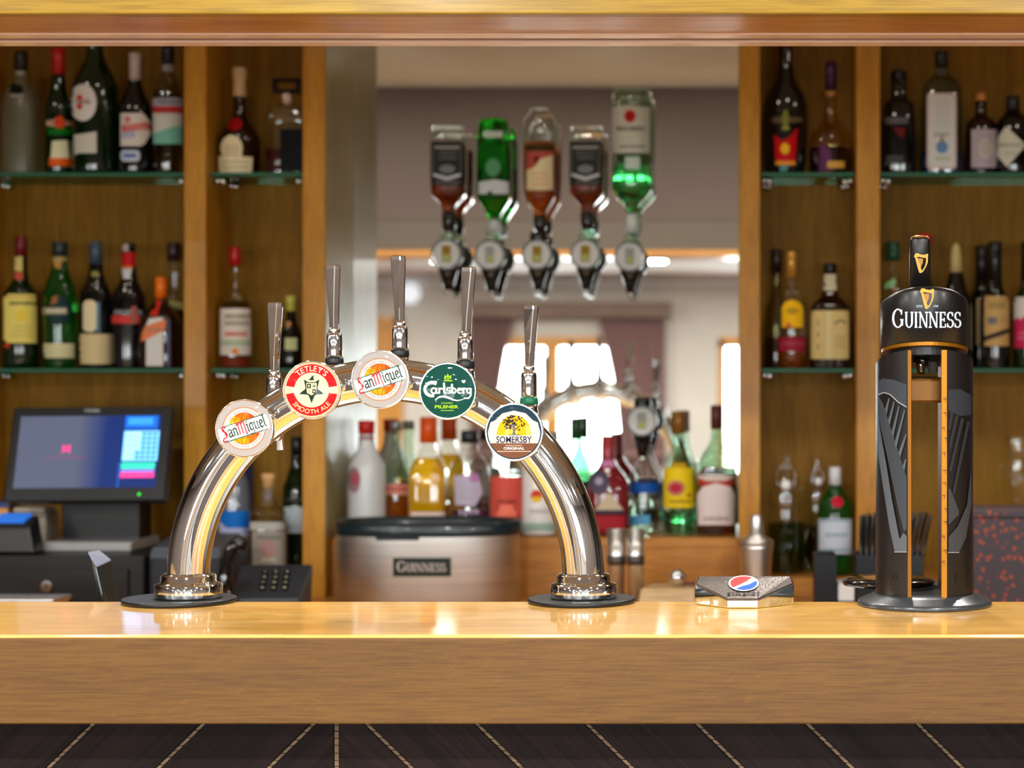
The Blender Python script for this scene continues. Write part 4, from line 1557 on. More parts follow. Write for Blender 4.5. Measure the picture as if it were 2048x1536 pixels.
bottle('olive vermouth bottle with pale teal label beside the first upright', 336, D1, ZST, 'olive', [(124, 11), (150, 13), (172, 23), (194, 30), (345, 30), (352, 28)], ([(92, 12.5), (129, 12)], cap_mat(20, 26, 42)), ('186', 'straw') and (190, 'straw'),
       lab=[('r', 325, 129, 347, 143, pk(150, 148, 150)), ('r', 306, 196, 366, 212, pk(178, 178, 190)), ('r', 306, 212, 366, 225, pk(190, 50, 60)), ('t', 'CINZANO', 336, 204, 8, pk(66, 80, 90), 46, .03), ('p', [(306, 226), (366, 226), (366, 260), (340, 262), (307, 266)], pk(206, 206, 196)), ('p', [(307, 266), (350, 252), (366, 252), (366, 288), (307, 288)], pk(120, 186, 166))], name='wine_bottle')
bottle('brown squat liqueur bottle with cream cork and red wax seal', 479, D1, ZST, 'dbrn', [(192, 12), (234, 14), (254, 27), (274, 41), (292, 42), (345, 41), (352, 39)], ([(136, 14), (150, 15), (166, 12), (176, 12), (180, 13.5), (196, 12)], cap_mat(206, 176, 132, .6)),
       lab=[('e', 469, 248, 16, 13, pk(156, 16, 20)), ('e', 463, 296, 22, 26, CRM), ('p', [(444, 300), (484, 300), (484, 313), (505, 314), (503, 345), (438, 345), (437, 313), (444, 312)], CRM), ('l', 448, 292, 478, 3, 8, 3, pk(150, 140, 104)), ('l', 444, 322, 498, 2, 10, 4, pk(168, 156, 120))], caplbl='cream cork stopper')
o = bottle('square glass decanter with dark label and black bar stopper', 576, D1, ZST, 'clear', [(187, 9), (208, 10), (213, 34), (224, 43), (340, 43), (352, 42)], None, (300, 'redbrown'), p=4.5, ds=.62, lab=[('r', 560, 258, 616, 348, pk(12, 14, 16))], name='decanter')
q = P(574, 0, D1)
zz = lambda y: EYE - (y - VY) * D1 / F
kx = D1 / F
sk = MB().lathe([(zz(208), 8 * kx), (zz(192), 10 * kx), (zz(187), 8 * kx)], (q.x, D1, 0), 20)
sk.build('stopper', M['rail'], o)
sk = MB()
for a, b, c_, e_ in ((-27, 27, 187, 180), (-27, 27, 165, 158), (-27, -20, 180, 165), (20, 27, 180, 165)):
    sk.box(q.x + a * kx, q.x + b * kx, D1 - .012, D1 + .012, zz(c_), zz(e_))
sk.build('stopper_bar', M['black_gloss'], o)

# top shelf, right cabinet
bottle('black liqueur magnum with red and gold label on the top shelf', 1571, D1, ZST, 'black', [(70, 14), (150, 14), (176, 30), (200, 43), (232, 46), (300, 44), (345, 38), (352, 36)], ([(36, 14), (75, 14)], cap_mat(14, 15, 18)),
       lab=[('p', [(1543, 236), (1560, 232), (1604, 235), (1604, 244), (1560, 248), (1545, 246)], pk(96, 78, 48)), ('e', 1571, 236, 7, 17, pk(120, 128, 48)), ('e', 1571, 256, 8, 5, pk(150, 140, 60)), ('p', [(1548, 270), (1564, 281), (1577, 276), (1596, 254), (1591, 322), (1551, 322)], pk(190, 12, 16)), ('e', 1570, 297, 9, 11, pk(236, 186, 24)), ('r', 1551, 322, 1591, 330, pk(226, 150, 40)), ('r', 1559, 331, 1576, 347, pk(90, 150, 150))])
bottle('long necked bottle of dark purple liqueur with purple capsule', 1662, D1, ZST, 'amberg', [(178, 10), (236, 12), (256, 27), (272, 41), (288, 44), (340, 43), (351, 40)], ([(125, 12), (182, 12)], cap_mat(54, 16, 64)), (298, 'purple'),
       lab=[('r', 1652, 182, 1672, 191, pk(190, 130, 70)), ('p', [(1640, 286), (1660, 300), (1668, 345), (1637, 345)], pk(96, 52, 92)), ('r', 1655, 322, 1689, 336, pk(210, 160, 70))])
bottle('black bottle with slanted silver lettering on the top shelf', 1797, D1, ZST, 'black', [(160, 15), (190, 15), (203, 20), (211, 33), (345, 35), (352, 33)], ([(142, 16), (166, 16)], cap_mat(12, 13, 15)), p=3.,
       lab=[('l', 1764, 234, 1816, 1, 6, 14, pk(110, 108, 110)), ('p', [(1785, 254), (1812, 256), (1806, 276), (1798, 272)], pk(110, 24, 22)), ('l', 1768, 312, 1806, 3, 7, 4, pk(96, 104, 102))])
bottle('tall pale blue gin bottle with long white label on the top shelf', 1883, D1, ZST, 'bluegrey', [(130, 12), (150, 15), (166, 33), (180, 41), (345, 42), (352, 40)], ([(104, 13.5), (136, 13)], cap_mat(22, 22, 26)), (306, 'blue'), p=3.6, ds=.75,
       lab=[('R', 1854, 186, 1913, 338, 7, pk(206, 184, 178)), ('R', 1858, 191, 1909, 333, 5, pk(208, 208, 204)), ('l', 1868, 200, 1900, 10, 7, 3, pk(184, 186, 186)), ('t', 'BOMBAY', 1884, 270, 6, pk(120, 120, 104), 32, .03), ('e', 1884, 294, 12, 13, pk(96, 136, 178)), ('e', 1884, 280, 4, 6, pk(150, 130, 90)), ('l', 1870, 314, 1900, 1, 6, 6, pk(170, 170, 130)), ('e', 1883, 116, 8, 8, pk(190, 180, 180))])
bottle('small dark apothecary bottle with cork and mauve label', 1962, D1, ZST, 'dbrn', [(203, 12), (208, 12), (212, 10.5), (232, 12), (240, 24), (250, 32), (345, 32), (352, 31)], ([(187, 9), (196, 10.5), (206, 9)], cap_mat(196, 126, 60, .7)),
       lab=[('r', 1943, 259, 1995, 335, pk(186, 174, 180)), ('r', 1947, 263, 1991, 331, pk(172, 158, 166)), ('e', 1971, 297, 15, 20, pk(186, 178, 168)), ('l', 1962, 286, 1982, 3, 8, 3, pk(158, 150, 140))], caplbl='round cork stopper')
bottle('dark apothecary bottle with cream diamond label at the right end', 2026, D1, ZST, 'black', [(220, 13), (236, 26), (250, 36), (345, 36), (352, 34)], ([(193, 14), (226, 14)], cap_mat(22, 24, 30)),
       lab=[('p', [(2012, 252), (2052, 290), (2014, 334), (1994, 312), (1996, 274)], pk(208, 206, 186)), ('t', "HENDRICK'S", 2020, 290, 8, pk(96, 100, 86), 54, .01), ('l', 2008, 302, 2034, 2, 7, 3, pk(150, 150, 136))])

# middle shelf, left cabinet
bottle('whiskey bottle with large yellow label and dark red cap', 42, D1, ZSM, 'dgrn', [(506, 11), (560, 13), (574, 24), (590, 34), (732, 35), (738, 33)], ([(473, 12), (512, 12)], cap_mat(110, 18, 26)), p=2.4,
       lab=[('r', 28, 513, 45, 543, pk(214, 196, 120)), ('r', 29, 545, 46, 559, pk(206, 90, 70)), ('p', [(8, 596), (16, 588), (66, 588), (76, 596), (76, 680), (68, 686), (16, 686), (8, 680)], pk(232, 214, 112)), ('p', [(12, 592), (70, 592), (70, 596), (12, 596)], pk(206, 176, 96)), ('l', 14, 603, 70, 1, 6, 7, pk(90, 96, 40)), ('e', 42, 630, 12, 13, pk(236, 206, 70)), ('l', 22, 652, 62, 3, 9, 3, pk(196, 180, 90)), ('e', 14, 691, 6, 5, pk(190, 60, 40))])
bottle('green three sided whisky bottle with shield label', 120, D1, ZSM, 'grn', [(508, 13), (538, 15), (560, 24), (585, 31), (610, 33), (680, 32), (733, 29), (738, 28)], ([(484, 15), (513, 15)], cap_mat(30, 44, 50)),
       lab=[('r', 106, 513, 134, 522, pk(170, 150, 96)), ('p', [(106, 522), (124, 522), (120, 538), (110, 536)], pk(190, 140, 70)), ('p', [(112, 590), (132, 594), (141, 618), (136, 642), (112, 652), (98, 640), (97, 612)], pk(28, 52, 56)), ('p', [(104, 594), (116, 590), (114, 606), (100, 610)], pk(150, 100, 50)), ('R', 86, 615, 134, 629, 3, pk(150, 146, 120)), ('l', 88, 618, 132, 1, 5, 7, pk(226, 220, 190)), ('r', 88, 687, 144, 716, pk(214, 206, 160))])
bottle('dark whisky bottle with two plain cream labels and slate cap', 192, D1, ZSM, 'dark', [(522, 12), (556, 16), (575, 25), (592, 31), (732, 31), (738, 30)], ([(484, 13), (528, 13)], cap_mat(58, 78, 92)),
       lab=[('e', 190, 548, 8, 6, pk(150, 140, 70)), ('R', 166, 600, 193, 664, 11, CRM), ('p', [(193, 604), (200, 604), (200, 664), (193, 664)], pk(90, 130, 150)), ('r', 157, 668, 230, 728, pk(216, 194, 146))])
bottle('black vermouth bottle with red and white neck band', 258, D1, ZSM, 'black', [(496, 13), (558, 14), (580, 26), (600, 34), (732, 34), (738, 33)], ([(487, 13), (500, 13)], cap_mat(24, 28, 32)),
       lab=[('r', 243, 488, 256, 502, pk(190, 170, 168)), ('r', 244, 505, 272, 532, RD), ('r', 244, 532, 266, 537, pk(210, 120, 40)), ('p', [(244, 537), (264, 537), (260, 558), (246, 558)], pk(210, 210, 214)), ('l', 224, 620, 282, 1, 5, 9, pk(150, 150, 152)), ('r', 224, 631, 280, 647, pk(206, 60, 52)), ('R', 262, 612, 274, 648, 4, pk(170, 96, 84))], name='wine_bottle')
bottle('square liqueur bottle with orange cap and orange sash label', 322, D1 - .02, ZSM, 'dbrn', [(592, 10), (606, 11), (624, 27), (640, 38), (732, 39), (738, 38)], ([(555, 12), (598, 12)], cap_mat(236, 112, 10)), p=4.5,
       lab=[('p', [(312, 600), (322, 602), (314, 632), (300, 632), (304, 620), (312, 618)], pk(206, 50, 30)), ('p', [(292, 650), (298, 637), (326, 634), (326, 732), (292, 732)], pk(220, 216, 210)), ('p', [(284, 666), (290, 652), (332, 638), (331, 660), (282, 684)], pk(226, 130, 84)), ('l', 290, 656, 328, 1, 5, 7, pk(170, 130, 106)), ('r', 334, 640, 340, 734, pk(80, 84, 110))])
bottle('tall clear necked bottle with brown cap behind the orange capped one', 347, D2 + .02, ZSM, 'clear', [(516, 11), (560, 12), (596, 15), (606, 27), (618, 31), (732, 31), (738, 30)], ([(486, 12), (522, 12)], cap_mat(50, 26, 36)), (622, 'redbrown'), soft=2,
       lab=[('p', [(338, 598), (368, 606), (368, 620), (338, 610)], pk(170, 160, 100))])
bottle('clear gin bottle with red cap and white label on the middle shelf', 470, D1, ZSM, 'clear', [(526, 10), (566, 12), (588, 25), (604, 32), (712, 33), (738, 31)], ([(495, 12), (532, 12)], cap_mat(176, 20, 26)), (604, 'straw'),
       lab=[('r', 440, 617, 502, 710, pk(222, 212, 200)), ('l', 446, 628, 498, 2, 14, 9, pk(140, 134, 110)), ('l', 448, 664, 494, 1, 5, 8, pk(206, 80, 40)), ('r', 442, 680, 500, 692, pk(176, 190, 160)), ('e', 470, 703, 7, 7, pk(226, 140, 60)), ('p', [(442, 714), (500, 714), (500, 734), (442, 734)], pk(110, 40, 20))])
bottle('dark half bottle with lime yellow neck foil on the middle shelf', 582, D1 + .03, ZSM, 'dark', [(604, 9), (642, 10), (660, 18), (676, 24), (733, 25), (738, 23)], ([(592, 11), (604, 11), (606, 9.5), (640, 9.5)], cap_mat(196, 190, 80)),
       lab=[('r', 570, 676, 594, 700, pk(206, 208, 150)), ('e', 577, 648, 5, 6, pk(200, 140, 90))], name='wine_bottle')

# middle shelf, right cabinet
bottle('tequila bottle with yellow arched label and gold capsule', 1583, D1 - .02, ZSM, 'clear', [(552, 11), (570, 13), (582, 25), (596, 29), (733, 30), (738, 28)], ([(503, 11), (555, 11.5)], cap_mat(206, 150, 60, .3, .4)), (672, 'amber'),
       lab=[('p', [(1564, 655), (1563, 615), (1570, 604), (1584, 599), (1598, 604), (1606, 615), (1606, 655)], pk(244, 190, 20)), ('e', 1585, 622, 12, 7, pk(190, 150, 24)), ('e', 1577, 651, 6, 6, pk(214, 100, 60)), ('r', 1556, 675, 1610, 703, pk(150, 32, 54)), ('l', 1562, 684, 1604, 1, 5, 6, pk(176, 70, 84))])
bottle('dark capped bottle half hidden behind the yellow labelled tequila', 1553, D2 + .012, ZSM, 'olive', [(540, 10), (596, 12), (622, 25), (733, 26), (738, 25)], ([(499, 11), (545, 11)], cap_mat(40, 24, 18)), (676, 'redbrown'))
bottle('square whiskey bottle wrapped in a cream label with black cap', 1660, D1, ZSM, 'dbrn', [(545, 12), (590, 14), (604, 30), (618, 40), (733, 41), (738, 40)], ([(527, 13.5), (549, 13.5)], cap_mat(16, 22, 26)), p=4.5,
       lab=[('p', [(1646, 548), (1672, 548), (1676, 578), (1668, 582), (1644, 580)], pk(206, 200, 166)), ('R', 1621, 621, 1698, 718, 4, pk(214, 190, 126)), ('p', [(1654, 621), (1662, 621), (1662, 718), (1652, 718)], pk(220, 206, 150)), ('l', 1669, 672, 1692, 4, 7, 3, pk(170, 150, 100)), ('p', [(1668, 646), (1680, 638), (1694, 644), (1692, 648), (1680, 642), (1670, 650)], pk(120, 104, 66)), ('r', 1634, 640, 1638, 650, pk(150, 130, 80)), ('r', 1634, 664, 1638, 674, pk(150, 130, 80)), ('r', 1634, 688, 1638, 698, pk(150, 130, 80))])
bottle('clear bottle with a dark green cap behind the stout tower', 1786, D1, ZSM, 'clear', [(518, 8), (555, 11), (575, 21), (598, 30), (733, 30), (738, 29)], ([(484, 13), (500, 13), (502, 14.5), (521, 14)], cap_mat(8, 74, 48)), (600, 'water'),
       lab=[('p', [(1768, 567), (1790, 556), (1793, 568), (1769, 579)], pk(150, 206, 140))])
bottle('black bottle with a pointed cream capsule behind the stout tower', 1912, D1, ZSM, 'black', [(545, 13), (552, 15), (580, 22), (602, 32), (733, 33), (738, 32)], ([(487, 4), (495, 8.5), (512, 11), (548, 12)], cap_mat(196, 176, 116, .55)), lab=[('r', 1940, 610, 1943, 700, pk(150, 140, 110))], name='wine_bottle')
wine = [(515, 13), (574, 14), (590, 23), (606, 30), (733, 30), (738, 29)]
bottle('wine bottle with tan label and dark diagonal band', 1990, D1 - .03, ZSM, 'dark', wine, ([(484, 14), (570, 14)], cap_mat(14, 15, 16)),
       lab=[('r', 1969, 592, 2018, 692, pk(196, 158, 98)), ('l', 1975, 604, 2012, 1, 5, 14, pk(150, 128, 70)), ('r', 1975, 634, 1994, 648, pk(110, 112, 110)), ('l', 1998, 636, 2014, 2, 7, 3, pk(160, 130, 80)), ('p', [(1969, 672), (2018, 656), (2018, 666), (1969, 683)], pk(60, 50, 40))], name='wine_bottle')
bottle('dark wine bottle mostly hidden left of the tan labelled one', 1964, D2 + .01, ZSM, 'dark', [(520, 12), (574, 13), (590, 24), (606, 33), (733, 33), (738, 32)], ([(492, 13), (570, 13)], cap_mat(20, 18, 18)), lab=[('r', 1953, 598, 1960, 690, pk(196, 168, 116))], name='wine_bottle')
bottle('wine bottle with white and crimson label at the right edge', 2056, D1 - .03, ZSM, 'dgrn', wine, ([(484, 14), (570, 14)], cap_mat(14, 16, 16)),
       lab=[('r', 2028, 594, 2080, 640, pk(214, 208, 204)), ('p', [(2028, 640), (2036, 634), (2040, 640), (2048, 632), (2060, 640), (2080, 636), (2080, 696), (2028, 696)], pk(196, 44, 84)), ('l', 2034, 664, 2070, 2, 10, 4, pk(226, 130, 150))], name='wine_bottle')
bottle('dark bottle with bright red cap behind the stout tap handle', 1848, D1 + .02, ZSM, 'dark', [(486, 11), (560, 13), (590, 27), (733, 28), (738, 27)], ([(468, 13), (476, 16), (492, 15)], cap_mat(206, 16, 18)))

# lower ledges
b = bottle('swing top bottle half full of olive oil coloured liquid', 1572, D1, ZLG, 'clear', [(908, 8), (926, 9), (946, 14), (966, 28), (990, 37), (1140, 38), (1147, 36)], None, (1046, 'oliveq'))
q = P(1572, 970, D1 - .042)
MB().ball(q, .0125).build('porcelain_stopper', M['paint_white'], b)
qa = P(1572, 932, D1)
MB().tube([P(1556, 978, D1 - .03), P(1553, 950, D1 - .014), P(1560, 934, D1), P(1584, 934, D1), P(1591, 950, D1 - .014), P(1588, 978, D1 - .03)], .0012, 8).build('wire_bail', M['chrome_soft'], b)
b = bottle('clear swing top bottle tucked behind the olive coloured one', 1634, D2 + .012, ZLG, 'clear', [(914, 8), (944, 11), (966, 22), (986, 28), (1140, 28), (1147, 27)], None, (1050, 'water'))
MB().ball(P(1637, 963, D2 - .02), .010).build('porcelain_stopper', M['paint_white'], b)
MB().tube([P(1624, 966, D2 - .012), P(1626, 938, D2 + .01), P(1642, 938, D2 + .01), P(1650, 966, D2 - .012)], .0012, 8).build('wire_bail', M['chrome_soft'], b)
bottle('green gin bottle with white cap and round red seal', 1670, D1 - .03, ZLG, 'grn', [(968, 11), (984, 19), (1000, 32), (1014, 35), (1140, 35), (1147, 33)], ([(934, 12), (972, 12)], cap_mat(206, 206, 210)), p=2.2,
       lab=[('e', 1675, 1004, 12, 11, pk(186, 20, 44)), ('r', 1637, 1038, 1704, 1108, pk(196, 206, 220)), ('r', 1637, 1040, 1704, 1043, pk(120, 150, 160)), ('l', 1648, 1066, 1694, 1, 5, 8, pk(140, 160, 176)), ('r', 1637, 1098, 1704, 1103, pk(140, 170, 180))])
bottle('clear square tequila bottle with cork and frosted label', 537, D1 - .045, ZLG, 'clear', [(972, 10), (1008, 12), (1018, 27), (1034, 38), (1140, 38), (1147, 37)], ([(947, 14), (958, 14), (961, 11), (976, 11)], cap_mat(206, 160, 104, .6)), (1040, 'water'), p=3.6,
       lab=[('r', 500, 1044, 574, 1060, pk(170, 166, 158)), ('R', 504, 1062, 570, 1140, 5, pk(150, 142, 132)), ('l', 512, 1072, 562, 1, 5, 6, pk(96, 98, 96)), ('e', 535, 1098, 18, 18, pk(168, 130, 126)), ('l', 522, 1116, 550, 1, 5, 6, pk(206, 196, 160))], caplbl='flat cork stopper')
bottle('green wine bottle with white label against the cabinet upright', 594, D2 + .012, ZLG, 'dgrn', [(910, 12), (932, 13), (956, 20), (976, 29), (1140, 30), (1147, 28)], ([(874, 12), (914, 12)], cap_mat(12, 18, 12)),
       lab=[('l', 566, 996, 606, 1, 5, 7, pk(70, 66, 60)), ('r', 568, 1014, 624, 1066, pk(186, 200, 206))], name='wine_bottle')
bottle('plastic water bottle with a blue label behind the chrome arch', 468, D1 - .02, ZLG, 'pet', [(912, 9), (926, 10), (944, 18), (970, 29), (1020, 31), (1140, 31), (1147, 29)], ([(896, 11), (914, 11)], cap_mat(30, 70, 170)), p=2.2,
       lab=[('p', [(436, 1022), (500, 1022), (500, 1056), (452, 1056), (440, 1040)], pk(20, 104, 190)), ('p', [(437, 1040), (452, 1056), (500, 1056), (500, 1074), (437, 1074)], pk(170, 176, 206)), ('p', [(460, 996), (466, 994), (480, 1012), (474, 1014)], pk(200, 204, 220))], name='water_bottle')

# bottles on the ledge before the mirror
D3 = 4.2
bottle('frosted white vodka bottle with red cap at the ledge left end', 733, D3, ZML, 'frostw', [(866, 14), (880, 16), (900, 18), (918, 31), (936, 38), (1064, 38), (1070, 36)], ([(841, 17), (868, 16)], cap_mat(206, 30, 26)),
       lab=[('r', 717, 872, 748, 880, pk(170, 120, 124)), ('e', 708, 960, 13, 26, pk(150, 120, 124)), ('e', 710, 958, 8, 14, pk(170, 80, 90))])
bottle('clear bottle with orange liquid left of the amber bottle', 792, D3 + .065, ZML, 'clear_g', [(858, 11), (922, 13), (944, 24), (960, 29), (1064, 29), (1070, 28)], ([(843, 12), (861, 12)], cap_mat(150, 160, 156, .3, .6)), (972, 'orange'),
       lab=[('r', 764, 968, 816, 990, pk(206, 140, 120)), ('l', 768, 974, 812, 1, 5, 8, pk(180, 60, 60))])
bottle('square amber bottle with bright orange cap on the ledge', 857, D3, ZML, 'clear', [(882, 13), (906, 16), (928, 31), (946, 38), (1064, 38), (1070, 37)], ([(834, 17), (886, 17)], cap_mat(230, 84, 10)), (916, 'gold'), p=5., lab=[('r', 822, 1024, 890, 1042, pk(220, 196, 190))])
bottle('clear bottle with violet base and black stopper on the ledge', 939, D3, ZML, 'clear', [(884, 15), (905, 17), (924, 35), (940, 39), (1064, 39), (1070, 38)], ([(861, 17), (886, 18)], cap_mat(28, 36, 42)), (1018, 'violet'),
       lab=[('p', [(908, 952), (956, 948), (966, 986), (950, 1012), (910, 1010)], pk(190, 176, 196)), ('e', 948, 956, 10, 9, pk(180, 120, 170)), ('l', 914, 964, 950, 4, 10, 5, pk(170, 170, 180)), ('t', 'Parma', 938, 1024, 13, pk(210, 190, 220), 40, .01, .15)])
bottle('pink gin bottle with a coral red label on the ledge', 1012, D3, ZML, 'clear', [(888, 12), (914, 20), (930, 32), (1064, 33), (1070, 32)], ([(868, 14), (890, 14)], cap_mat(120, 120, 118)), (952, 'pink'), lab=[('r', 980, 953, 1044, 1034, pk(206, 84, 70)), ('l', 990, 1000, 1034, 2, 12, 7, pk(120, 50, 40)), ('p', [(992, 1034), (1000, 1010), (1026, 1010), (1034, 1034)], pk(236, 120, 96))])
bottle('white coconut rum bottle with a small sun emblem', 1078, D3, ZML, 'white', [(892, 12), (914, 21), (932, 34), (1040, 35), (1064, 35), (1070, 33)], ([(868, 13), (894, 13)], cap_mat(220, 220, 222)),
       lab=[('e', 1073, 992, 12, 13, pk(206, 60, 40)), ('p', [(1062, 994), (1084, 994), (1080, 1004), (1066, 1004)], pk(230, 196, 40)), ('l', 1054, 1018, 1104, 1, 5, 9, pk(180, 170, 176)), ('r', 1044, 1046, 1112, 1062, pk(150, 180, 166))])
bottle('clear bottle with dark green cap behind the chrome arch leg', 1152, D3 + .055, ZML, 'pale_g', [(874, 10), (904, 13), (925, 25), (942, 28), (1064, 28), (1070, 27)], ([(836, 11), (879, 11)], cap_mat(30, 70, 34)), (960, 'water'))
bottle('deep red gin cup bottle with slanted disc label', 1216, D3, ZML, 'redg', [(914, 12), (934, 19), (950, 34), (966, 43), (1064, 43), (1070, 42)], ([(871, 13.5), (914, 14), (918, 14)], cap_mat(150, 40, 46)), p=3.5, ds=.8,
       lab=[('r', 1204, 920, 1231, 934, pk(190, 120, 160)), ('e', 1197, 964, 22, 24, pk(76, 70, 86)), ('e', 1198, 962, 8, 8, pk(160, 150, 166)), ('p', [(1218, 984), (1247, 1020), (1190, 1020)], pk(196, 180, 150)), ('r', 1188, 1020, 1250, 1028, pk(56, 50, 70)), ('r', 1188, 1032, 1250, 1060, pk(160, 34, 44))])
bottle('clear bottle with a blue shoulder band below the bare optic', 1289, D3 + .07, ZML, 'clear', [(908, 8), (920, 14), (936, 20), (952, 33), (1064, 34), (1070, 33)], ([(897, 10), (910, 10)], cap_mat(180, 190, 190, .3, .5)), (990, 'water'), lab=[('r', 1262, 966, 1318, 986, pk(20, 80, 160)), ('r', 1258, 1030, 1300, 1050, pk(90, 160, 200))])
bottle('rum bottle with a yellow label and gold cap on the ledge', 1357, D3, ZML, 'clear_g', [(864, 12), (904, 16), (924, 27), (942, 31), (1064, 32), (1070, 30)], ([(823, 14), (868, 14)], cap_mat(150, 104, 40, .35, .3)), (1020, 'waterg'),
       lab=[('r', 1342, 926, 1372, 934, pk(190, 150, 30)), ('R', 1327, 935, 1389, 1016, 6, pk(226, 196, 26)), ('e', 1352, 976, 18, 16, pk(190, 120, 90)), ('e', 1352, 976, 12, 10, pk(176, 40, 60)), ('l', 1334, 1000, 1382, 1, 5, 6, pk(150, 110, 30)), ('e', 1378, 990, 4, 4, pk(170, 70, 40))])
bottle('spiced rum bottle with cream arched label at the ledge right end', 1432, D3, ZML, 'clear_g', [(856, 10), (890, 14), (914, 33), (936, 41), (1064, 41), (1070, 39)], ([(811, 11), (859, 11)], cap_mat(96, 48, 34)), (944, 'redbrown'), p=2.8,
       lab=[('r', 1396, 950, 1468, 962, pk(206, 190, 180)), ('p', [(1396, 956), (1414, 962), (1450, 962), (1468, 956), (1466, 970), (1450, 974), (1414, 974), (1398, 970)], pk(170, 50, 40)), ('p', [(1396, 1050), (1394, 990), (1404, 974), (1432, 966), (1462, 974), (1470, 990), (1468, 1050)], pk(222, 206, 204)), ('l', 1404, 1034, 1460, 1, 5, 7, pk(150, 130, 130))])

# ------------------------------------------------------------------ optics on the mirror
DO = 4.283
so = DO / F


def optic(cx, cyd, label, tint, upper, blank=False):
    X, Z = P(cx, cyd, DO).x, P(cx, cyd, DO).z
    t = thing('spirit_optic', label, 'optic', (X, DO, Z), 'spirit optics on the mirror')
    MB().lathe([(Z + 24 * so, 17 * so), (Z + 34 * so, 15 * so), (Z + 46 * so, 11 * so), (Z + 50 * so, 9 * so)] if upper == 'grey' else [(Z + 22 * so, 18 * so), (Z + 44 * so, 17 * so), (Z + 48 * so, 10 * so)], (X, DO, 0), 24).build('measure_chamber', G_['clear_g'] if upper != 'black' else M['black_gloss'], t)
    MB().lathe([(Z - 26 * so, 17 * so), (Z - 10 * so, 20 * so), (Z + 24 * so, 19 * so)], (X, DO, 0), 24).build('body', M['slate'], t)
    yb = DO - 20 * so
    mb = MB().tube([(X, yb + .016, Z), (X, yb - .004, Z)], [31 * so, 31 * so], 36)
    mb.tube([(X, yb - .004, Z), (X, yb - .0065, Z)], [31 * so, 29 * so], 36)
    dl = mb.build('dial', mat('dial_grey', S(92, 104, 98), .3, coat=.4), t)
    D = Decal()
    D.ell(0, 0, 26 * so, 26 * so, pk(206, 208, 206))
    D.rect(-9 * so, -16 * so, 9 * so, 17 * so, tint)
    D.rect(-7 * so, -14 * so, 7 * so, -1 * so, pk(min(255, 170), 180, 110))
    D.build('dial_face', dl, plane_map((X, yb - .0068, Z), (1, 0, 0), (0, 0, 1), (0, -1, 0)))
    MB().lathe([(Z - 70 * so, 9 * so), (Z - 56 * so, 12 * so), (Z - 30 * so, 20 * so), (Z - 24 * so, 20 * so)], (X, DO, 0), 20).build('plunger', M['black_gloss'], t)
    MB().lathe([(Z - 80 * so, 7 * so), (Z - 70.2 * so, 8 * so)], (X, DO, 0), 16).build('spout', M['chrome_soft'], t)
    MB().box(X - .009, X + .009, DO + .012, 4.3425, Z + 2 * so, Z + 18 * so).box(X - .02, X + .02, 4.335, 4.3428, Z - 20 * so, Z + 34 * so).build('wall_bracket', M['black_plastic'], t, .001)
    return t


gt, gy = pk(150, 120, 30), pk(150, 158, 154)
optic(897, 510, 'optic below the first black labelled whiskey, leftmost of the row', gt, 'clear')
optic(983, 512, 'optic below the upturned green gin bottle', gy, 'grey')
optic(1077, 511, 'optic below the upturned cream labelled whisky', gt, 'black')
optic(1173, 510, 'optic below the second black labelled whiskey from the left', gt, 'clear')
optic(1261, 515, 'optic below the largest upturned bottle, white labelled', gy, 'grey')
DO, so = 4.19, 4.19 / F
optic(1285, 842, 'bare optic without a bottle, low down above the ledge bottles', gy, 'black')


DO, so = 4.283, 4.283 / F


def jack(cx, label):
    w_, g_ = pk(150, 150, 146), pk(40, 42, 42)
    bottle(label, cx, DO, 0, 'clear', [(256, 30), (262, 35), (382, 35), (394, 31), (408, 16), (422, 13), (430, 12)], None, (290, 'whisky'), p=4.5, invert=True,
           lab=[('r', cx - 35, 283, cx + 27, 370, g_), ('r', cx - 29, 292, cx + 21, 297, w_), ('l', cx - 24, 301, cx + 16, 3, 7, 4, pk(96, 98, 96)), ('r', cx - 33, 290, cx - 30, 345, pk(90, 92, 90)), ('r', cx + 22, 290, cx + 25, 345, pk(90, 92, 90)), ('p', [(cx - 32, 346), (cx - 4, 354), (cx + 24, 346), (cx + 24, 352), (cx - 4, 361), (cx - 32, 352)], pk(190, 192, 190)), ('e', cx - 4, 338, 16, 9, pk(110, 114, 112)), ('l', cx - 28, 363, cx + 22, 1, 5, 3, pk(120, 120, 118))],
           name='upturned_bottle')


def neck(o, cx, y0, y1, hw, m, lbl=None):
    X = P(cx, 0, DO).x
    k = MB().lathe([(EYE - (y1 - VY) * so, hw * .9 * so), (EYE - ((y0 + y1) / 2 - VY) * so, hw * so), (EYE - (y0 - VY) * so, hw * so)], (X, DO, 0), 24).build('neck_collar', m, o)
    if lbl: k['label'] = lbl


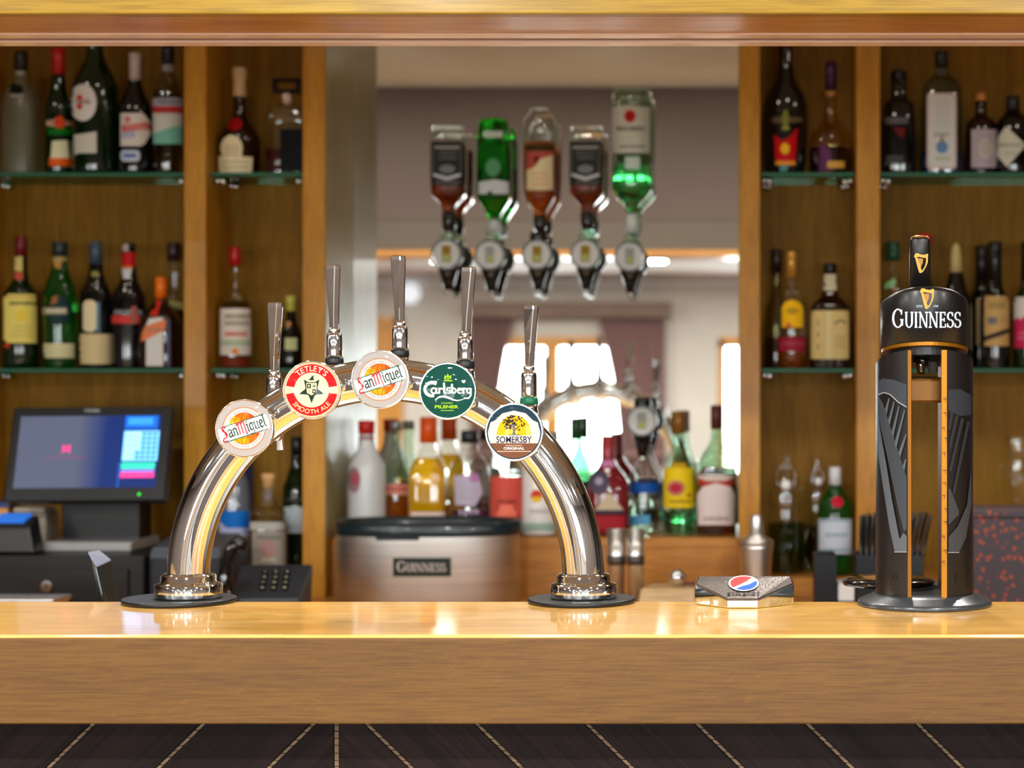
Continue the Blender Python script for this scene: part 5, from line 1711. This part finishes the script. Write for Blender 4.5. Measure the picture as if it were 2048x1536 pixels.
jack(898, 'upturned square whiskey bottle with black label, leftmost on the optics')
jack(1175, 'upturned square whiskey bottle with black label beside the large white labelled rum')
bottle('upturned bright green square gin bottle on the second optic', 989, DO, 0, 'grnb', [(238, 20), (246, 33), (384, 35), (398, 34), (418, 20), (432, 13), (444, 11)], None, None, p=4., invert=True,
       lab=[('r', 968, 262, 1005, 275, pk(190, 200, 190)), ('e', 986, 335, 15, 18, pk(80, 140, 96)), ('p', [(957, 364), (990, 359), (1018, 364), (1018, 388), (957, 388)], pk(190, 196, 196)), ('e', 980, 386, 5, 4, pk(20, 60, 30))], name='upturned_bottle')
bottle('upturned whisky bottle with cream and red label on the third optic', 1080, DO, 0, 'clear', [(218, 18), (228, 22), (238, 31), (246, 34), (384, 33), (404, 27), (420, 15), (434, 12), (440, 11)], None, (286, 'amber'), invert=True,
       lab=[('r', 1053, 289, 1106, 302, pk(60, 46, 20)), ('r', 1053, 302, 1106, 380, pk(220, 204, 158)), ('p', [(1053, 302), (1106, 302), (1106, 310), (1080, 318), (1066, 336), (1053, 340)], pk(176, 80, 70)), ('p', [(1066, 316), (1076, 310), (1080, 318), (1070, 332)], pk(120, 24, 20)), ('l', 1062, 344, 1098, 3, 11, 6, pk(220, 170, 130))], name='upturned_bottle')
bottle('largest upturned bottle, clear with white label, on the fifth optic', 1264, DO, 0, 'clear_g', [(180, 34), (190, 41), (262, 40), (352, 40), (374, 43), (390, 37), (408, 16), (424, 12), (434, 11)], None, (332, 'waterg'), invert=True,
       lab=[('p', [(1224, 216), (1248, 210), (1300, 214), (1300, 306), (1224, 306)], pk(196, 196, 180)), ('e', 1260, 232, 12, 13, pk(196, 44, 36)), ('e', 1260, 232, 7, 6, pk(150, 20, 20)), ('t', 'BACARDI', 1261, 257, 8.5, pk(60, 60, 54), 54, .03), ('l', 1238, 290, 1292, 1, 5, 6, pk(130, 136, 120)), ('R', 1250, 313, 1280, 338, 4, pk(190, 206, 196))], name='upturned_bottle')
up = {round(o.location.x, 2): o for o in bpy.data.objects if o.name.startswith('upturned_bottle')}
for cx, y0, y1, hw_, m in ((898, 424, 462, 14, M['black_gloss']), (1175, 424, 462, 14, M['black_gloss']), (989, 440, 464, 13, cap_mat(196, 200, 196)), (1080, 432, 462, 13, M['black_gloss']), (1264, 428, 466, 13, cap_mat(206, 214, 208))):
    t = up[round(P(cx, 0, DO).x, 2)]
    neck(t, cx, y0, y1, hw_, m)

# ------------------------------------------------------------------ things on the back counter
# stainless stout bin
DB = 4.0
sb_ = DB / F
bx = P(856, 0, DB).x
bn = thing('drip_bin', 'curved stainless bin with black rim standing before the mirror', 'bin', (bx, DB, ZK))
rx, ry = 183 * sb_, .105


def oval(k, z, yc=DB, n=64, cut=.55):
    return [(bx + rx * k * math.copysign(abs(math.cos(2 * PI * i / n)) ** .75, math.cos(2 * PI * i / n)), yc + ry * k * max(-cut * 2, math.sin(2 * PI * i / n)), z) for i in range(n)]


def loft(rings, cap0=True, cap1=True):
    mb = MB()
    n = len(rings[0])
    mb.add([q for r in rings for q in r], [(k * n + i, k * n + (i + 1) % n, (k + 1) * n + (i + 1) % n, (k + 1) * n + i) for k in range(len(rings) - 1) for i in range(n)], 0, True)
    if cap0: mb.add(rings[0], [tuple(range(n))])
    if cap1: mb.add(rings[-1], [tuple(range(n))])
    return mb


zt_ = P(0, 1071, DB - ry).z
loft([oval(.985, ZK + .0005), oval(1, ZK + .004), oval(1, zt_)]).build('steel_wall', M['steel'], bn)
zr = P(0, 1041, DB).z
loft([oval(1.005, zt_ - .004), oval(1.015, zt_ + .002), oval(1.015, zr), oval(.98, zr + .003), oval(.95, zr), oval(.95, zt_ + .004)]).build('rubber_rim', mat('rim_black_green', S(20, 36, 40), .3, coat=.2), bn)
MB().box(P(752, 0, DB - ry).x, P(838, 0, DB - ry).x, DB - ry - .003, DB - ry + .02, zt_ - .010, zt_ - .003).build('lip_tab', M['black_plastic'], bn)
pc = P(844, 1134, DB - ry)
pl = MB().box(pc.x - 56 * sb_, pc.x + 56 * sb_, DB - ry - .0045, DB - ry + .012, pc.z - 18 * sb_, pc.z + 18 * sb_).build('name_plate', mat('plate_dark_green', S(24, 40, 30), .3), bn, .001)
D = Decal()
serif_word(D, 'GUINNESS', -48 * sb_, 48 * sb_, -8.5 * sb_, 20 * sb_, 16 * sb_, pk(206, 196, 190), 1)
D.build('plate_print', pl, plane_map((pc.x, DB - ry - .0048, pc.z), (1, 0, 0), (0, 0, 1), (0, -1, 0)))

# steel measures, shaker, strainer and board
for cx, d, y0, hw, lb in ((1233, 3.86, 1058, 19, 'steel tumbler behind the right leg of the chrome arch'), (1271, 3.84, 1058, 18, 'steel tumbler standing right of the other one')):
    X, s = P(cx, 0, d).x, d / F
    t = thing('steel_tumbler', lb, 'tumbler', (X, d, ZK), 'steel tumblers')
    z1 = P(0, y0, d).z
    zm = P(0, 1118, d).z
    MB().lathe([(ZK + .0004, hw * .82 * s), (zm - .002, hw * .9 * s), (zm, hw * .95 * s), (zm + .002, hw * .93 * s), (z1, hw * s), (z1 - .002, hw * .93 * s), (zm, hw * .85 * s)], (X, d, 0), 32).build('cup', M['steel_matt'], t)
    MB().lathe([(zm - .012, hw * .98 * s), (zm + .008, hw * 1.0 * s)], (X, d, 0), 32).build('grip_band', mat('tumbler_band', S(96, 90, 88), .4, .7), t)
X, d = P(1513, 0, 3.85).x, 3.85
s = d / F
t = thing('cocktail_shaker', 'satin steel cocktail shaker behind the soda gun dock', 'shaker', (X, d, ZK))
zy = lambda y: EYE - (y - VY) * d / F
MB().lathe([(ZK + .0004, 22 * s), (ZK + .004, 24 * s), (zy(1096), 33 * s), (zy(1088), 34 * s)], (X, d, 0), 40).build('tin', M['steel_matt'], t)
MB().lathe([(zy(1088.5), 34.3 * s), (zy(1080), 33 * s), (zy(1071), 17 * s), (zy(1066), 15 * s)], (X, d, 0), 40).build('strainer_top', M['steel_matt'], t)
MB().lathe([(zy(1066.5), 14 * s), (zy(1064), 15 * s), (zy(1034), 12.5 * s), (zy(1029), 10 * s), (zy(1028), 5 * s)], (X, d, 0), 32).build('cap', M['steel_matt'], t)
d = 3.8
s = d / F
zy = lambda y: EYE - (y - VY) * d / F
q0, q1 = P(1285, 0, d), P(1392, 0, d)
t = thing('serving_board', 'pale wooden board left of the soda gun dock', 'board', ((q0.x + q1.x) / 2, d, ZK))
MB().hexa([(q0.x - .01, d - .06, ZK + .0004), (q1.x, d - .06, ZK + .0004), (q1.x, d + .08, ZK + .0004), (q0.x + .006, d + .08, ZK + .0004)], [(q0.x, d - .05, zy(1173)), (q1.x, d - .05, zy(1173)), (q1.x, d + .07, zy(1173)), (q0.x + .016, d + .07, zy(1173))]).build('board', wood('maple', S(206, 172, 118), S(226, 196, 146), 'x', .45), t, .002)
q = P(1355, 1156, d)
t = thing('bar_strainer', 'round steel scoop ball resting on the pale board', 'utensil', (q.x, d, zy(1173)))
MB().ball((q.x, d, zy(1173) + .0187), .018).build('bowl', M['chrome_soft'], t)
MB().tube([(q.x - .004, d, zy(1173) + .006), (q.x + .05, d + .01, zy(1173) + .005)], .004, 10).build('handle', mat('dark_red_grip', S(110, 50, 46), .4), t)

# caddy with napkins and straws
d = 3.72
s = d / F
zy = lambda y: EYE - (y - VY) * d / F
cdx = [P(x, 0, d).x for x in (1627, 1671, 1709, 1842)]
t = thing('bar_caddy', 'black bar caddy holding napkins and straws behind the stout tower', 'caddy', ((cdx[0] + cdx[3]) / 2, d, ZK))
mb = MB()
for a, b in ((cdx[0], cdx[1]), (cdx[2], cdx[3])):
    mb.box(a, b, d - .055, d - .051, ZK + .004, zy(1106)).box(a, b, d + .051, d + .055, ZK + .004, zy(1106))
    mb.box(a, a + .004, d - .051, d + .051, ZK + .004, zy(1106)).box(b - .004, b, d - .051, d + .051, ZK + .004, zy(1106))
mb.box(cdx[0], cdx[3], d - .055, d + .055, ZK + .0004, ZK + .004)
mb.box(cdx[1], cdx[2], d - .055, d - .051, ZK + .004, zy(1196))
mb.build('tray_body', mat('caddy_black', S(22, 24, 30), .35), t, .001)
nk = thing('napkin_stack', 'white paper napkins in the middle of the black caddy', 'napkins', ((cdx[1] + cdx[2]) / 2, d, ZK + .004))
mb = MB()
z = ZK + .0045
while z < zy(1164):
    j = random.uniform(-.0008, .0008)
    mb.box(cdx[1] + .0035 + j, cdx[2] - .0035 + j, d - .048, d + .045, z, z + .0016)
    z += .0019
mb.build('sheets', M['paint_white'], nk)
rr = random.Random(11)
blk = mat('straw_black', S(14, 15, 17), .3)


def straw(a, b):
    o = MB().tube([a, b], .0036, 8).build('drinking_straw', blk)
    tag(o, 'black drinking straw fanned out in the bar caddy', 'straw', 'black straws in the caddy')


for xa, pa in ((cdx[2] + .010, 1720), (cdx[3] - .056, 1822)):
    for k in range(13):
        c_, r_ = k // 4, k % 4
        straw((xa + c_ * .011 + r_ * .0014, d - .026 + r_ * .013, ZK + .0045), (P(pa + k * 3.0, 0, d).x, d - .032 + r_ * .018, zy(1028 + rr.uniform(-4, 8))))

# floral box and wine glass at the right
d = 3.62
q0, q1 = P(1938, 0, d).x, P(2110, 0, d).x
fl_ = mat('floral_cloth', S(74, 66, 70), .7)
nt = fl_.node_tree
b = nt.nodes['Principled BSDF']
tc = nt.nodes.new('ShaderNodeTexCoord')
vo = nt.nodes.new('ShaderNodeTexVoronoi')
vo.inputs['Scale'].default_value = 74
no = nt.nodes.new('ShaderNodeTexNoise')
no.inputs['Scale'].default_value = 120
mx_ = nt.nodes.new('ShaderNodeMath'); mx_.operation = 'MULTIPLY_ADD'; mx_.inputs[1].default_value = .3
rp = nt.nodes.new('ShaderNodeValToRGB')
e_ = rp.color_ramp.elements
e_[0].position = .38; e_[0].color = S(160, 76, 50)
e_[1].position = .6; e_[1].color = S(72, 62, 66)
x_ = rp.color_ramp.elements.new(.48); x_.color = S(104, 60, 62)
nt.links.new(tc.outputs['Object'], vo.inputs['Vector'])
nt.links.new(tc.outputs['Object'], no.inputs['Vector'])
nt.links.new(no.outputs['Fac'], mx_.inputs[0])
nt.links.new(vo.outputs['Distance'], mx_.inputs[2])
nt.links.new(mx_.outputs[0], rp.inputs[0])
nt.links.new(rp.outputs[0], b.inputs['Base Color'])
t = thing('floral_box', 'grey fabric covered box with orange flower pattern at right', 'box', ((q0 + q1) / 2, d, ZK))
MB().box(q0, q1, d - .07, d + .07, ZK + .0004, P(0, 1032, d).z).build('box_body', fl_, t, .004)
MB().box(q0 - .002, q1 + .002, d - .072, d + .072, P(0, 1032, d).z + .0003, P(0, 1014, d).z).build('lid', fl_, t, .004)
d = 4.13
s = d / F
X = P(2034, 0, d).x
zy = lambda y: EYE - (y - VY) * d / F
t = thing('wine_glass', 'clear stemmed wine glass behind the floral box', 'glass', (X, d, ZLG))
MB().lathe([(ZLG + .0004, .036), (ZLG + .003, .034), (ZLG + .006, .006), (ZLG + .02, .004), (zy(1020), .0045)], (X, d, 0), 32).build('foot', G_['clear'], t)
MB().lathe([(zy(1021), .004), (zy(1012), .016), (zy(990), .032), (zy(960), .040), (zy(920), .041), (zy(872), .034)], (X, d, 0), 32, cap1=False).build('bowl', G_['clear'], t)

# ------------------------------------------------------------------ till corner on the left
# screen: tilted back so that its lower edge stands nearer
dT, dB_ = 3.93, 3.868
TL, TR = P(28, 815, dT), P(345, 812, dT)
BL, BR = P(5, 1000, dB_), P(328, 1005, dB_)
U = (TR - TL).normalized()
V = ((TL - BL) + (TR - BR)).normalized()
V = (V - U * V.dot(U)).normalized()
N = U.cross(V).normalized()
if N.y > 0: N = -N
C = (TL + TR + BL + BR) / 4
W, H = ((TR - TL).length + (BR - BL).length) / 2, ((TL - BL).length + (TR - BR).length) / 2
t = thing('till_screen', 'black touch screen till on a stand at the left end', 'till', (C.x, C.y, ZK + .1))


def pane(u0, u1, v0, v1, n0, n1):
    f = lambda u, v, n: C + U * (u * W) + V * (v * H) + N * n
    return [f(u0, v0, n0), f(u1, v0, n0), f(u1, v1, n0), f(u0, v1, n0)], [f(u0, v0, n1), f(u1, v0, n1), f(u1, v1, n1), f(u0, v1, n1)]


a, b = pane(-.5, .5, -.5, .5, -.03, 0)
hs = MB().hexa(a, b).build('housing', mat('screen_housing', S(14, 14, 15), .35, coat=.1), t, .004)
a, b = pane(-.455, .40, -.36, .41, -.004, .0006)


def scr(r, g, b_, e): return mat('screen_%d_%d_%d' % (r, g, b_), S(r, g, b_), .15, emit=e)


SU, SV = W, H
D = Decal()
rc = lambda x0, y0, x1, y1, m: D.rect((x0 - .5) * W, (.5 - y1) * H, (x1 - .5) * W, (.5 - y0) * H, m)
bg = scr(74, 82, 112, .55)
nt = bg.node_tree
tc = nt.nodes.new('ShaderNodeTexCoord')
gr = nt.nodes.new('ShaderNodeSeparateXYZ')
rp = nt.nodes.new('ShaderNodeValToRGB')
rp.color_ramp.elements[0].position = .42; rp.color_ramp.elements[0].color = S(78, 84, 104)
rp.color_ramp.elements[1].position = .62; rp.color_ramp.elements[1].color = S(26, 44, 98)
nt.links.new(tc.outputs['Generated'], gr.inputs[0])
nt.links.new(gr.outputs[0], rp.inputs[0])
bb = nt.nodes['Principled BSDF']
nt.links.new(rp.outputs[0], bb.inputs['Base Color'])
nt.links.new(rp.outputs[0], bb.inputs['Emission Color'])
rc(.055, .10, .94, .86, bg)
pk_ = scr(214, 60, 120, .8)
D.poly([(-.165 * W, .10 * H), (-.14 * W, .07 * H), (-.115 * W, .10 * H), (-.115 * W, .0 * H), (-.14 * W, .04 * H), (-.165 * W, .0 * H)], pk_)
D.text('WHITE LABEL' if False else '|||||||||||||||', -.14 * W, -.04 * H, .02 * H, scr(150, 50, 110, .6), .24 * W)
rc(.715, .105, .92, .24, scr(24, 90, 190, .8))
rc(.735, .125, .89, .20, scr(50, 130, 230, .9))
rc(.715, .265, .935, .585, scr(110, 190, 250, .95))
D.layer += 1
gm = scr(70, 120, 190, .7)
for i in range(6):
    for j in range(6):
        x0, y0 = .725 + i * .0345, .28 + j * .05
        D.rect((x0 - .5) * W, (.5 - y0 - .034) * H, (x0 + .026 - .5) * W, (.5 - y0) * H, gm if (i in (2, 3) and j == 4) else scr(160, 200, 250, .9) if (i + j) == 0 else D.mats[-1] if (i + j) > 0 and not (i in (2, 3) and j == 4) else gm, False)
rc(.715, .605, .925, .665, scr(50, 200, 160, .9))
rc(.715, .672, .925, .70, scr(120, 120, 210, .8))
rc(.715, .705, .925, .76, scr(226, 60, 130, .9))
rc(.70, .60, .708, .86, scr(40, 90, 180, .7))
D.text('toshiba' if False else 'TOSHIBA', 0, .455 * H, .018 * H * 1.8, pk(170, 176, 174), .10 * W, .02)
D.ell(.345 * W, -.435 * H, .008 * W, .008 * W, scr(40, 220, 60, 1.2), n=10)
D.build('display', hs, plane_map(C + N * .0008, U, V, N, .0002))
qs = P(208, 1040, 3.97)
MB().box(qs.x - .085, qs.x + .085, 3.95, 4.03, ZK + .118, C.z - .03).hexa([(qs.x - .05, 3.95, C.z - .035), (qs.x + .05, 3.95, C.z - .035), (qs.x + .05, 4.03, C.z - .035), (qs.x - .05, 4.03, C.z - .035)], [tuple(C - N * .031 - U * .05), tuple(C - N * .031 + U * .05), tuple(C - N * .034 + U * .05 + V * .04), tuple(C - N * .034 - U * .05 + V * .04)]).build('stand', M['black_plastic'], t, .003)
q0, q1 = P(78, 0, 3.86).x, P(262, 0, 3.86).x
zd = P(0, 1104, 3.86).z
MB().box(q0, q1, 3.86, 4.05, zd, zd + .022).build('stand_foot', mat('foot_silver', S(160, 160, 158), .3, .4), t, .004)
# cash drawer
q0, q1 = P(-60, 0, 3.76).x, P(282, 0, 3.76).x
t = thing('cash_drawer', 'black cash drawer with a round lock below the till', 'cash drawer', ((q0 + q1) / 2, 3.9, ZK))
MB().box(q0, q1, 3.775, 4.055, ZK + .0004, zd - .0006).build('case', mat('drawer_black', S(15, 14, 13), .45), t, .003)
MB().box(q0 + .012, q1 - .03, 3.766, 3.7745, ZK + .006, zd - .028).build('drawer_front', mat('drawer_front_black', S(14, 13, 12), .4), t, .002)
ql = P(95, 1172, 3.766)
lk = MB().tube([(ql.x, 3.7655, ql.z), (ql.x, 3.758, ql.z)], [.012, .0115], 24).build('lock', M['chrome_soft'], t)
MB().box(ql.x - .0012, ql.x + .0012, 3.7572, 3.759, ql.z - .006, ql.z + .006).build('keyhole', M['black_plastic'], lk)
# card reader, receipt printer
d = 3.80
q0, q1 = P(-30, 0, d).x, P(66, 0, d).x
t = thing('card_reader', 'black card reader with blue top on the cash drawer', 'card reader', ((q0 + q1) / 2, d, zd))
zc = P(0, 1034, d).z
MB().hexa([(q0, d - .0, zd + .0004), (q1 + .004, d - .0, zd + .0004), (q1 + .004, d + .055, zd + .0004), (q0, d + .055, zd + .0004)], [(q0 + .012, d + .01, zc - .02), (q1 - .012, d + .01, zc - .02), (q1 - .006, d + .05, zc + .002), (q0 + .012, d + .05, zc + .002)]).build('body', M['black_plastic'], t, .006)
MB().hexa([(q0 + .016, d + .02, zc - .0145), (q1 - .028, d + .02, zc - .0145), (q1 - .02, d + .046, zc - .001), (q0 + .016, d + .046, zc - .001)], [(q0 + .016, d + .018, zc - .009), (q1 - .028, d + .018, zc - .009), (q1 - .02, d + .046, zc + .005), (q0 + .016, d + .046, zc + .005)]).build('screen', mat('reader_blue', S(40, 110, 210), .3, emit=.3), t)
d = 3.985
q0, q1 = P(24, 0, d).x, P(92, 0, d).x
t = thing('receipt_printer', 'beige receipt printer behind the card reader', 'printer', ((q0 + q1) / 2, d, zd))
zp = P(0, 1015, d).z
MB().box(q0, q1, d - .0, d + .07, zd + .0004, zp - .012).build('case', mat('printer_beige', S(156, 146, 128), .5), t, .004)
MB().box(q0 + .002, q1 - .004, d + .002, d + .068, zp - .0118, zp).build('lid', mat('printer_lid', S(186, 174, 156), .5), t, .003)
t = thing('oak_tray', 'small brown wooden tray at the far left behind the card reader', 'tray', (P(0, 0, 4.03).x, 4.03, ZLG))
qa, qb = P(-40, 0, 4.0).x, P(22, 0, 4.0).x
MB().box(qa, qb, 3.985, 4.055, zd + .0004, P(0, 1004, 4.0).z - .012).build('tray_box', M['oak_under'], t, .003)
MB().box(qa, qb, 3.99, 4.05, P(0, 1004, 4.0).z - .0116, P(0, 1004, 4.0).z).build('blue_cover', mat('blue_card', S(30, 60, 120), .5), t)
# steel tray by the counter edge at far left
d = 3.55
t = thing('steel_tray', 'shallow steel tray at the far left behind the counter', 'tray', (P(20, 0, d).x, d, ZK))
q0, q1 = P(-70, 0, d).x, P(112, 0, d).x
zt2 = P(0, 1198, d).z
MB().hexa([(q0, d, ZK + .0004), (q1 - .03, d, ZK + .0004), (q1 - .03, d + .08, ZK + .0004), (q0, d + .08, ZK + .0004)], [(q0, d - .01, zt2), (q1, d - .01, zt2), (q1, d + .09, zt2), (q0, d + .09, zt2)]).build('pan', M['steel'], t, .003)
# side printer box
d = 3.80
q0, q1 = P(297, 0, d).x, P(440, 0, d).x
zz_ = P(0, 1096, d).z
t = thing('order_printer', 'charcoal kitchen order printer beside the cash drawer', 'printer', ((q0 + q1) / 2, d, ZK))
MB().box(q0, q1, d, d + .17, ZK + .0004, zz_ - .022).build('case', mat('printer_charcoal', S(28, 31, 36), .45), t, .004)
MB().hexa([(q0, d, zz_ - .0216), (q1, d, zz_ - .0216), (q1, d + .17, zz_ - .0216), (q0, d + .17, zz_ - .0216)], [(q0 + .003, d + .012, zz_), (q1 - .003, d + .012, zz_), (q1 - .003, d + .16, zz_ + .02), (q0 + .003, d + .16, zz_ + .02)]).build('lid', mat('printer_lid_grey', S(74, 80, 88), .35), t, .003)
# navy cloth behind the water bottle
d = 4.225
t = thing('folded_cloth', 'dark navy cloth hanging behind the water bottle', 'cloth', (P(488, 0, d).x, d, ZLG))
q0, q1 = P(460, 0, d).x, P(506, 0, d).x
mb = MB()
n = 12
vs, fs = [], []
for j in range(9):
    for i in range(n + 1):
        vs.append((q0 + (q1 - q0) * i / n, d + .008 * math.sin(i * 1.5) * (1 - .4 * j / 8), ZLG + .0005 + (P(0, 905, d).z - ZLG) * (j / 8)))
for j in range(8):
    for i in range(n):
        k = j * (n + 1) + i
        fs.append((k, k + 1, k + n + 2, k + n + 1))
mb.add(vs, fs, 0, True)
o = mb.build('cloth', mat('navy_cloth', S(24, 34, 70), .85), t)
sd = o.modifiers.new('thick', 'SOLIDIFY')
sd.thickness = .004
# desk phone
d = 3.62
s = d / F
t = thing('desk_phone', 'black desk phone with handset behind the left tap base', 'telephone', (P(545, 0, d).x, d + .05, ZK))
A, B_ = P(478, 0, d), P(598, 0, d)
zf, zk = P(0, 1199, d).z, P(0, 1128, d + .13).z
bot = [(A.x - .012, d, ZK + .0004), (B_.x, d, ZK + .0004), (P(622, 0, d + .13).x, d + .13, ZK + .0004), (P(500, 0, d + .13).x - .02, d + .13, ZK + .0004)]
top = [(A.x - .012, d, zf), (B_.x, d, zf), (P(626, 0, d + .13).x, d + .13, zk), (P(500, 0, d + .13).x - .02, d + .13, zk)]
bd = MB().hexa(bot, top).build('base', M['slate'], t, .004)
O = Vector(top[0])
U = (Vector(top[1]) - O)
V = (Vector(top[3]) - O)
Nn = U.cross(V).normalized()
for i in range(3):
    for j in range(4):
        u, v = .42 + i * .17, .28 + j * .15
        c = O + U * u + V * v
        e1, e2 = U.normalized() * .0068, V.normalized() * .0062
        ky = [c - e1 - e2, c + e1 - e2, c + e1 + e2, c - e1 + e2]
        o = MB().hexa([p + Nn * .0002 for p in ky], [p + Nn * .004 for p in ky]).build('key', M['black_plastic'], bd)
        D = Decal()
        D.text('123456789*0#'[(3 - j) * 3 + i], 0, 0, .0065, pk(206, 204, 170), None, .02)
        D.build('digit', bd, plane_map(c + Nn * .0043, U.normalized(), V.normalized(), Nn))
# handset standing in its cradle on the left of the base
hp = [P(452, 1192, d - .01), P(448, 1160, d - .012), P(452, 1128, d + .0), P(462, 1102, d + .02), P(478, 1088, d + .04)]
mb = MB().tube(hp, [.017, .013, .012, .013, .017], 16)
mb.ball(hp[0], .02, sz=.8).ball(hp[-1], .021, sz=.8)
mb.build('handset', M['black_gloss'], t)
MB().box(hp[0].x - .02, hp[0].x + .05, d - .006, d + .11, ZK + .0004, hp[0].z - .016).build('cradle', M['black_plastic'], t, .003)
pts = [hp[0] + Vector((-.004, .01, -.016))]
for k in range(40):
    a = k * 1.3
    pts.append(Vector((hp[0].x - .012 - k * .0016, d + .01 + .005 * math.cos(a), ZK + .008 + .005 * math.sin(a))))
MB().tube(pts, .0016, 6).build('coiled_cord', M['black_plastic'], t)

# leaning menu holder just behind the counter
d = 2.80
a = [P(176, 1104, d), P(198, 1100, d + .05), P(221, 1118, d + .05), P(192, 1131, d)]
dz = Vector((.052, 0, -.165))
low = [p + dz for p in a]
low = [Vector((p.x, p.y, .9004)) for p in low]
t = thing('menu_holder', 'slanted black menu holder with silver top left of the arch', 'holder', ((low[0].x + low[2].x) / 2, d, .9))
MB().hexa(low, [p - Vector((-.0009, 0, .003)) for p in a]).build('body', mat('holder_black', S(26, 28, 26), .25, coat=.4), t, .002)
MB().hexa([p - Vector((-.0008, 0, .0028)) for p in a], a).build('silver_cap', mat('holder_silver', S(166, 172, 196), .3, .3), t, .001)
